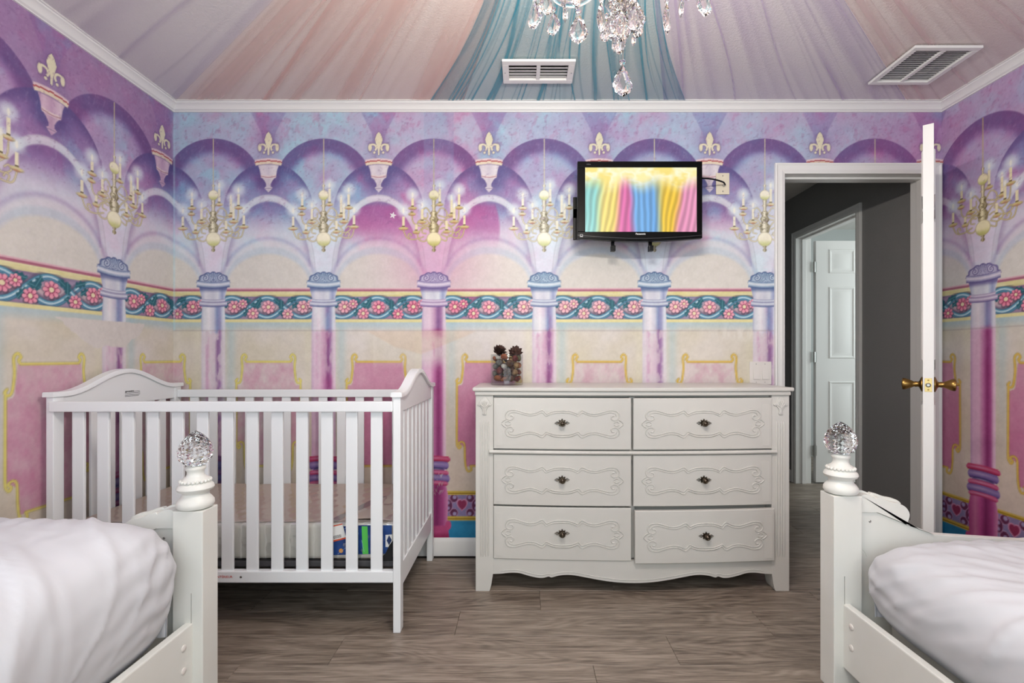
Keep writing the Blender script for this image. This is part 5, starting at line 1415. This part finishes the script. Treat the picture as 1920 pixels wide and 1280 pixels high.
# ------------------------------------------------------------------ star sticker on the mural
pts = [((.020 if i % 2 == 0 else .0085) * math.sin(i * PI / 5 + .25), (.020 if i % 2 == 0 else .0085) * math.cos(i * PI / 5 + .25)) for i in range(10)]
so = G().prism(pts, 'y', -.0012, -.0002).build('star_sticker', mat('white_sticker', (226, 222, 226), .4)); so.location = ((737 - 980) / 346, -.0016, 1.075 + (668 - 404) / 346)
tag(so, 'small white star sticker under a pink arch of the mural', 'sticker')

# ------------------------------------------------------------------ ceiling vents
def louver(me_w, ang, m, depth=.022):
    q = G(); q.add([(-me_w / 2, -depth / 2 * math.cos(ang), -depth / 2 * math.sin(ang)), (me_w / 2, -depth / 2 * math.cos(ang), -depth / 2 * math.sin(ang)), (me_w / 2, depth / 2 * math.cos(ang), depth / 2 * math.sin(ang)), (-me_w / 2, depth / 2 * math.cos(ang), depth / 2 * math.sin(ang)),
               (-me_w / 2, -depth / 2 * math.cos(ang), -depth / 2 * math.sin(ang) + .0012), (me_w / 2, -depth / 2 * math.cos(ang), -depth / 2 * math.sin(ang) + .0012), (me_w / 2, depth / 2 * math.cos(ang), depth / 2 * math.sin(ang) + .0012), (-me_w / 2, depth / 2 * math.cos(ang), depth / 2 * math.sin(ang) + .0012)],
              [(0, 1, 2, 3), (7, 6, 5, 4), (0, 4, 5, 1), (2, 6, 7, 3), (1, 5, 6, 2), (3, 7, 4, 0)]); return q.mesh('louver', m)
VW = M['white_paint']; DUCT = mat('galvanised_duct', (128, 129, 128), .6)
def vent(name, x0, x1, y0, y1, z, fw, bars, nl, ang, label, cat, fill=.62):
    c = Vector(((x0 + x1) / 2, (y0 + y1) / 2, z)); t = thing(name, c, label, cat)
    q = G(c)
    for (a, b, cc, d) in ((x0, x1, y0, y0 + fw), (x0, x1, y1 - fw, y1), (x0, x0 + fw, y0 + fw, y1 - fw), (x1 - fw, x1, y0 + fw, y1 - fw)): q.box((a, cc, z), (b, d, z + .012))
    q.build('frame', VW, t, bevel=.002)
    q = G(c); q.box(((x0 + x1) / 2 - .009, y0 + fw, z + .001), ((x0 + x1) / 2 + .009, y1 - fw, z + .011)); q.build('divider', VW, t, bevel=.002)
    e = .0008; a0, a1, b0, b1, za, zb = x0 + fw + e, x1 - fw - e, y0 + fw + e, y1 - fw - e, z + .012, H + .34
    G(c).add([(a0, b0, za), (a1, b0, za), (a1, b1, za), (a0, b1, za), (a0, b0, zb), (a1, b0, zb), (a1, b1, zb), (a0, b1, zb)],
             [(0, 1, 5, 4), (1, 2, 6, 5), (2, 3, 7, 6), (3, 0, 4, 7), (4, 5, 6, 7)]).build('duct', DUCT, t, recalc=False)
    w = (x1 - x0 - 2 * fw - .018) / 2; me = louver(w, ang, VW, (y1 - y0 - 2 * fw) / nl * fill)
    for i in range(nl):
        y = y0 + fw + (y1 - y0 - 2 * fw) * (i + .5) / nl
        for sx in (-1, 1): link('louver', me, t, Vector(((x0 + x1) / 2 + sx * (w / 2 + .009), y, z + .0085)) - c)
    q = G(c)
    for sx in (x0 + fw * .4, x1 - fw * .4): q.lathe([(.0035, 0), (.003, -.0012)], (sx, (y0 + y1) / 2, z), 8)
    q.build('screw', M['steel'], t)
vent('supply_vent', -.095, .243, -.413, -.232, 2.4205, .030, 1, 5, math.radians(14), 'small white louvered supply vent in the teal ceiling tulle', 'vent')
vent('return_vent', 1.712, 2.010, -.511, -.221, 2.4205, .024, 1, 17, math.radians(16), 'square white return-air grille at the right end of the ceiling', 'vent', .48)

# ------------------------------------------------------------------ tulle swags gathered at the chandelier, spread to the wall edges
CXC, CYC = .19, -1.70
def edge_pt(s):
    """point on the ceiling edge; s runs clockwise from the rear-left corner: up the left wall, along the back wall, down the right wall, along the rear"""
    o = .047; L = -YN; Wd = XR - XL
    s = s % (2 * L + 2 * Wd)
    if s < L: return (XL + o, YN + s)
    s -= L
    if s < Wd: return (XL + s, -o)
    s -= Wd
    if s < L: return (XR - o, -s)
    return (XR - (s - L), YN + o)
def clampe(p): return (min(max(p[0], XL + .047), XR - .047), min(max(p[1], YN + .047), -.047))
SB = -YN                                           # s at the back-left corner
def swag(name, s0, s1, m, lines, base, label, seed, step=.008, z0=0.0, flare=0.0, hard=False):
    """one length of tulle: the 'gather' value is how tightly the threads are bunched (0..1)"""
    rs = random.Random(seed)
    n = max(8, int((s1 - s0) / step)); S = np.linspace(s0, s1, n + 1); rows = 110 if step < .01 and seed in (3, 4, 5) else 30; Rr = np.linspace(.07, 1, rows + 1)
    SS, RR = np.meshgrid(S, Rr)
    ga = base * (.75 + .5 * fbm(SS * 4.5, RR * 2.5, seed, 3)) + .22 * base * (fbm(SS * 22 + RR, RR * 1.2, seed + 3, 3) - .5)
    for i in range(lines):
        c = s0 + (s1 - s0) * (i + rs.uniform(.1, .9)) / lines
        w = rs.choice((.003, .004, .005, .008, .014, .026)) if hard else rs.choice((.008, .015, .025, .05, .07))
        a = rs.uniform(.15, .75) if hard else rs.uniform(.05, .32)
        ph, am = rs.uniform(0, 6.3), rs.uniform(.0, .05) * (1.6 if hard else 1)
        cc = c + am * np.sin(RR * rs.uniform(2, 6) + ph) * (1 - RR * .3)
        ww = w * (.6 + .8 * vnoise(RR * 4 + i * 3.3, RR * 0 + seed, 5)) / np.clip(RR, .25, 1)
        dlt = SS - cc
        prof = np.clip(1.5 - np.abs(dlt) / ww * 1.5, 0, 1) if hard else np.where(dlt > 0, np.exp(-(dlt / ww) ** 2), np.exp(-(dlt / (ww * .3)) ** 2))
        life = np.clip(1.6 * vnoise(RR * 3 + i * 7.7, RR * 0, seed + 9) , .25, 1)
        ga = ga + a * prof * life * (1 - base)
    for edge in (s0, s1):
        ga = ga + .25 * np.exp(-((SS - edge) / .012) ** 2)
    E = np.array([clampe(edge_pt(v)) for v in S])
    mid = (np.arange(n + 1) / n - .5)
    X = CXC + (E[None, :, 0] - CXC) * RR; Y = CYC + (E[None, :, 1] - CYC) * RR
    X = X - flare * mid[None, :] * np.sin(PI * np.clip((RR - .3) / .7, 0, 1)) 
    Z = H - .0030 - z0 - .0010 * (1 + np.sin(SS * 40)) * .5 - .0012 * np.clip(ga, 0, 1) - .001 * (1 - RR)
    vs = np.stack([X, Y, Z], -1).reshape(-1, 3); k = n + 1
    fs = [(j * k + i, j * k + i + 1, (j + 1) * k + i + 1, (j + 1) * k + i) for j in range(rows) for i in range(n)]
    # the cloth is cut away where the vents come through
    inside = np.zeros(len(vs), bool)
    for (va, vb, vc, vd, vw) in VENTS.values(): inside |= (vs[:, 0] > va + .019) & (vs[:, 0] < vb - .019) & (vs[:, 1] > vc + .019) & (vs[:, 1] < vd - .019)
    fs = [f_ for f_ in fs if not any(inside[i_] for i_ in f_)]
    q = G((CXC, CYC, H - .005)).add([tuple(p) for p in vs], fs)
    o = q.build(name, m, smooth=180, recalc=False)
    at = o.data.attributes.new('gather', 'FLOAT', 'POINT'); at.data.foreach_set('value', np.clip(ga, .02, .92).ravel().astype(np.float32))
    return tag(o, label, 'fabric')
def tulle(name, c):
    m = sheer(name, c, .3); nt = m.node_tree
    a = nt.nodes.new('ShaderNodeAttribute'); a.attribute_name = 'gather'
    mix = [x for x in nt.nodes if x.type == 'MIX_SHADER' and x.outputs[0].links[0].to_node.type == 'OUTPUT_MATERIAL'][0]
    nt.links.new(a.outputs['Fac'], mix.inputs[0]); return m
TP = tulle('pink_tulle', (236, 192, 184)); TT = tulle('teal_tulle', (78, 162, 186)); TV = tulle('lilac_tulle', (190, 166, 216)); TL = tulle('pale_lilac_tulle', (198, 182, 214)); TR = tulle('rose_tulle', (226, 188, 194))
xb = lambda px: SB + ((px - 980) / 353 - XL)
PER = 2 * SB + 2 * (XR - XL)
swag('tulle_swag', SB - 1.5, SB - .004, TL, 10, .14, 'pale lilac tulle swag on the ceiling over the left wall', 1)
swag('tulle_swag', SB + .004, xb(870), TP, 26, .20, 'pink tulle swag on the ceiling over the crib', 2)
swag('tulle_swag', xb(806), xb(1286), TT, 44, .26, 'teal tulle swag on the ceiling round the small vent', 3, .004, .0014, .10, True)
swag('tulle_swag', xb(1245), xb(1700), TV, 24, .16, 'lilac tulle swag on the ceiling beside the square grille', 4, .005, .0006)
swag('tulle_swag', xb(1700) + .004, SB + (XR - XL) + 1.6, TR, 24, .20, 'rose tulle swag on the ceiling over the right wall', 5)
swag('tulle_swag', SB + (XR - XL) + 1.604, SB + (XR - XL) + 5.4, TP, 20, .30, 'pink tulle swag on the ceiling over the bed near the door', 6, .02)
swag('tulle_swag', SB + (XR - XL) + 5.404, PER + SB - 1.504, TV, 22, .22, 'lilac tulle swag on the ceiling over the rear window', 7, .02)

# ------------------------------------------------------------------ crystal chandelier hanging in the middle of the room
CH = Vector((CXC, CYC, H))
ch = thing('chandelier', CH, 'crystal chandelier with candle arms hanging in mid-room', 'chandelier')
def LC(x, y, z): return (x, y, z - H)
q = G(); q.lathe([(.06, 0), (.062, -.008), (.05, -.02), (.02, -.032), (.008, -.04)], (0, 0, -.001), 28); q.build('ceiling_canopy', M['gold'], ch, smooth=40)
q = G()
for i in range(11):
    z = -.055 - i * .026; a = i % 2
    q.tube([(.008 * math.cos(t) * (1 - a), .008 * math.cos(t) * a, z + .017 * math.sin(t)) for t in np.linspace(0, 2 * PI, 14)[:-1]], .0018, 6, closed=True)
q.build('chain', M['gold'], ch, smooth=60)
q = G(); q.lathe([(.006, 2.11), (.022, 2.10), (.030, 2.08), (.012, 2.06), (.010, 2.03), (.026, 2.00), (.034, 1.97), (.020, 1.94), (.011, 1.92), (.012, 1.88), (.03, 1.86), (.036, 1.84), (.030, 1.815), (.016, 1.80), (.012, 1.78), (.014, 1.765), (.006, 1.752)], (0, 0, -H), 24); q.build('stem', M['glass'], ch, smooth=35)
q = G(); q.tube([(0, 0, 2.14 - H), (0, 0, 1.765 - H)], .0055, 10); q.build('centre_rod', M['gold'], ch)
def crystal_mesh(w, h, th):
    """flat cut drop: scalloped rim, raised table"""
    out = [(0, .5), (.10, .44), (.16, .36), (.24, .30), (.28, .20), (.36, .12), (.39, .0), (.46, -.08), (.45, -.20), (.38, -.26), (.34, -.35), (.22, -.40), (.12, -.45), (0, -.5)]
    rim = out + [(-a, b) for a, b in out[-2:0:-1]]
    n = len(rim); vs = []
    for (f, d) in ((1.0, 0), (.82, .5), (.40, 1.0)):
        pass
    vs = [(a * w, 0, b * h) for a, b in rim] + [(a * w * .74, -th * .6, b * h * .74) for a, b in rim] + [(a * w * .74, th * .6, b * h * .74) for a, b in rim]
    tab = [(0, .30), (.15, -.05), (0, -.32), (-.15, -.05)]
    b0 = 3 * n
    vs += [(a * w, -th, c * h) for a, c in tab] + [(a * w, th, c * h) for a, c in tab]
    fs = [(i, (i + 1) % n, n + (i + 1) % n, n + i) for i in range(n)] + [((i + 1) % n, i, 2 * n + i, 2 * n + (i + 1) % n) for i in range(n)]
    half = len(out) - 1
    def near(i):
        a, b = rim[i]
        return min(range(4), key=lambda k: (tab[k][0] - a * .6) ** 2 + (tab[k][1] - b * .6) ** 2)
    for base, tb, fl in ((n, b0, 0), (2 * n, b0 + 4, 1)):
        for i in range(n):
            j = (i + 1) % n; a, b = near(i), near(j)
            f = (base + i, base + j, tb + a); fs.append(f[::-1] if fl else f)
            if a != b:
                f = (base + j, tb + b, tb + a); fs.append(f[::-1] if fl else f)
        f = (tb, tb + 1, tb + 2, tb + 3); fs.append(f[::-1] if fl else f)
    q = G().add(vs, fs); return q.mesh('crystal_drop', M['crystal'])
CRY = crystal_mesh(.043, .060, .0055); CRS = crystal_mesh(.037, .052, .005)
BEADM = G().ball((0, 0, 0), (.0065, .0045, .0065), 8, 5).mesh('crystal_bead', M['crystal'])
def drop(x, y, z, rz, big=True, bead=True):
    """z: height of the drop's lower tip"""
    h = .056 if big else .048
    o = link('crystal_drop', CRY if big else CRS, ch, LC(x, y, z + h / 2)); o.rotation_euler = (0, 0, rz)
    if bead:
        b = link('crystal_bead', BEADM, o, (0, 0, h / 2 + .008))
    return o
# tail: long pendant under the stem
drop(0, 0, 1.570, .1)
q = G(); q.tube([LC(0, 0, 1.628), LC(0, 0, 1.756)], .0006, 5); q.build('hanging_wire', M['steel'], ch)
q = G(); q.lathe([(.001, 1.652), (.0045, 1.660), (.0035, 1.672), (.0015, 1.678)], (0, 0, -H), 10); q.build('crystal_spindle', M['crystal'], ch)
for (x, y, z, r) in [(-.010, -.030, 1.655, .2), (.018, -.026, 1.672, -.5), (-.040, .004, 1.692, 1.0), (.030, .020, 1.695, .6), (-.012, .036, 1.70, -.4), (.005, -.012, 1.70, .9)]: drop(x, y, z, r)
q = G()
for i in range(10):
    for k in range(4):
        a = 2 * PI * (i + .5 * (k % 2)) / 10; q.ball(LC(.022 * math.cos(a) * (1 - k * .12), .022 * math.sin(a) * (1 - k * .12), 1.755 - k * .012), .0062, 6, 5)
q.build('bead_cluster', M['crystal'], ch)
BULB = mat('warm_candle_bulb', (255, 226, 180), .3, emit=((255, 205, 140), 9.0)); CAND = mat('ivory_candle_sleeve', (236, 226, 204), .5)
NA = 6
for i in range(NA):
    a = 2 * PI * i / NA + .35; c, s_ = math.cos(a), math.sin(a)
    pts = smoothpts([LC(.012 * c, .012 * s_, 1.84), LC(.05 * c, .05 * s_, 1.80), LC(.10 * c, .10 * s_, 1.792), LC(.15 * c, .15 * s_, 1.82), LC(.172 * c, .172 * s_, 1.862)], 6)
    arm = G().tube(pts, .006, 10).build('arm', M['glass'], ch, smooth=60)
    q = G(); q.lathe([(.006, -.006), (.030, .002), (.036, .012), (.034, .012), (.028, .005), (.008, .004)], LC(.172 * c, .172 * s_, 1.862), 18); q.build('drip_pan', M['crystal'], arm, smooth=30)
    q = G(); q.lathe([(.0095, .004), (.0095, .065), (.006, .068)], LC(.172 * c, .172 * s_, 1.862), 14); q.build('candle_sleeve', CAND, arm, smooth=40)
    q = G(); q.lathe([(.006, .068), (.010, .078), (.0115, .088), (.008, .104), (.0025, .118), (.0005, .124)], LC(.172 * c, .172 * s_, 1.862), 14); q.build('candle_bulb', BULB, arm, smooth=60)
    li = bpy.data.lights.new('candle_light_offscreen', 'POINT'); li.energy = 10.0; li.color = (1.0, .94, .86); li.shadow_soft_size = .02
    lo = bpy.data.objects.new('candle_light_offscreen', li); COL.objects.link(lo); lo.parent = ch; lo.location = LC(.172 * c, .172 * s_, 2.005)
    for k in range(4):
        b = a + (k - 1.5) * .5; rr = .172
        px, py = .172 * c + .033 * math.cos(a + k * PI / 2 + .4), .172 * s_ + .033 * math.sin(a + k * PI / 2 + .4)
        drop(px, py, 1.862 - .012 - .056 - .014 + (k % 2) * .0, a + k * 1.1, k % 2 == 0)
    m_ = .10; drop(m_ * c, m_ * s_, 1.792 - .080, a + .6, True)
    # swag of beads from the stem to the pan
    for k in range(9):
        t = (k + 1) / 10; r = .03 + .142 * t; z = 1.965 - .09 * t - .05 * math.sin(PI * t)
        b = link('crystal_bead', BEADM, arm, LC(r * c, r * s_, z)); b.scale = (.8, .8, .8)
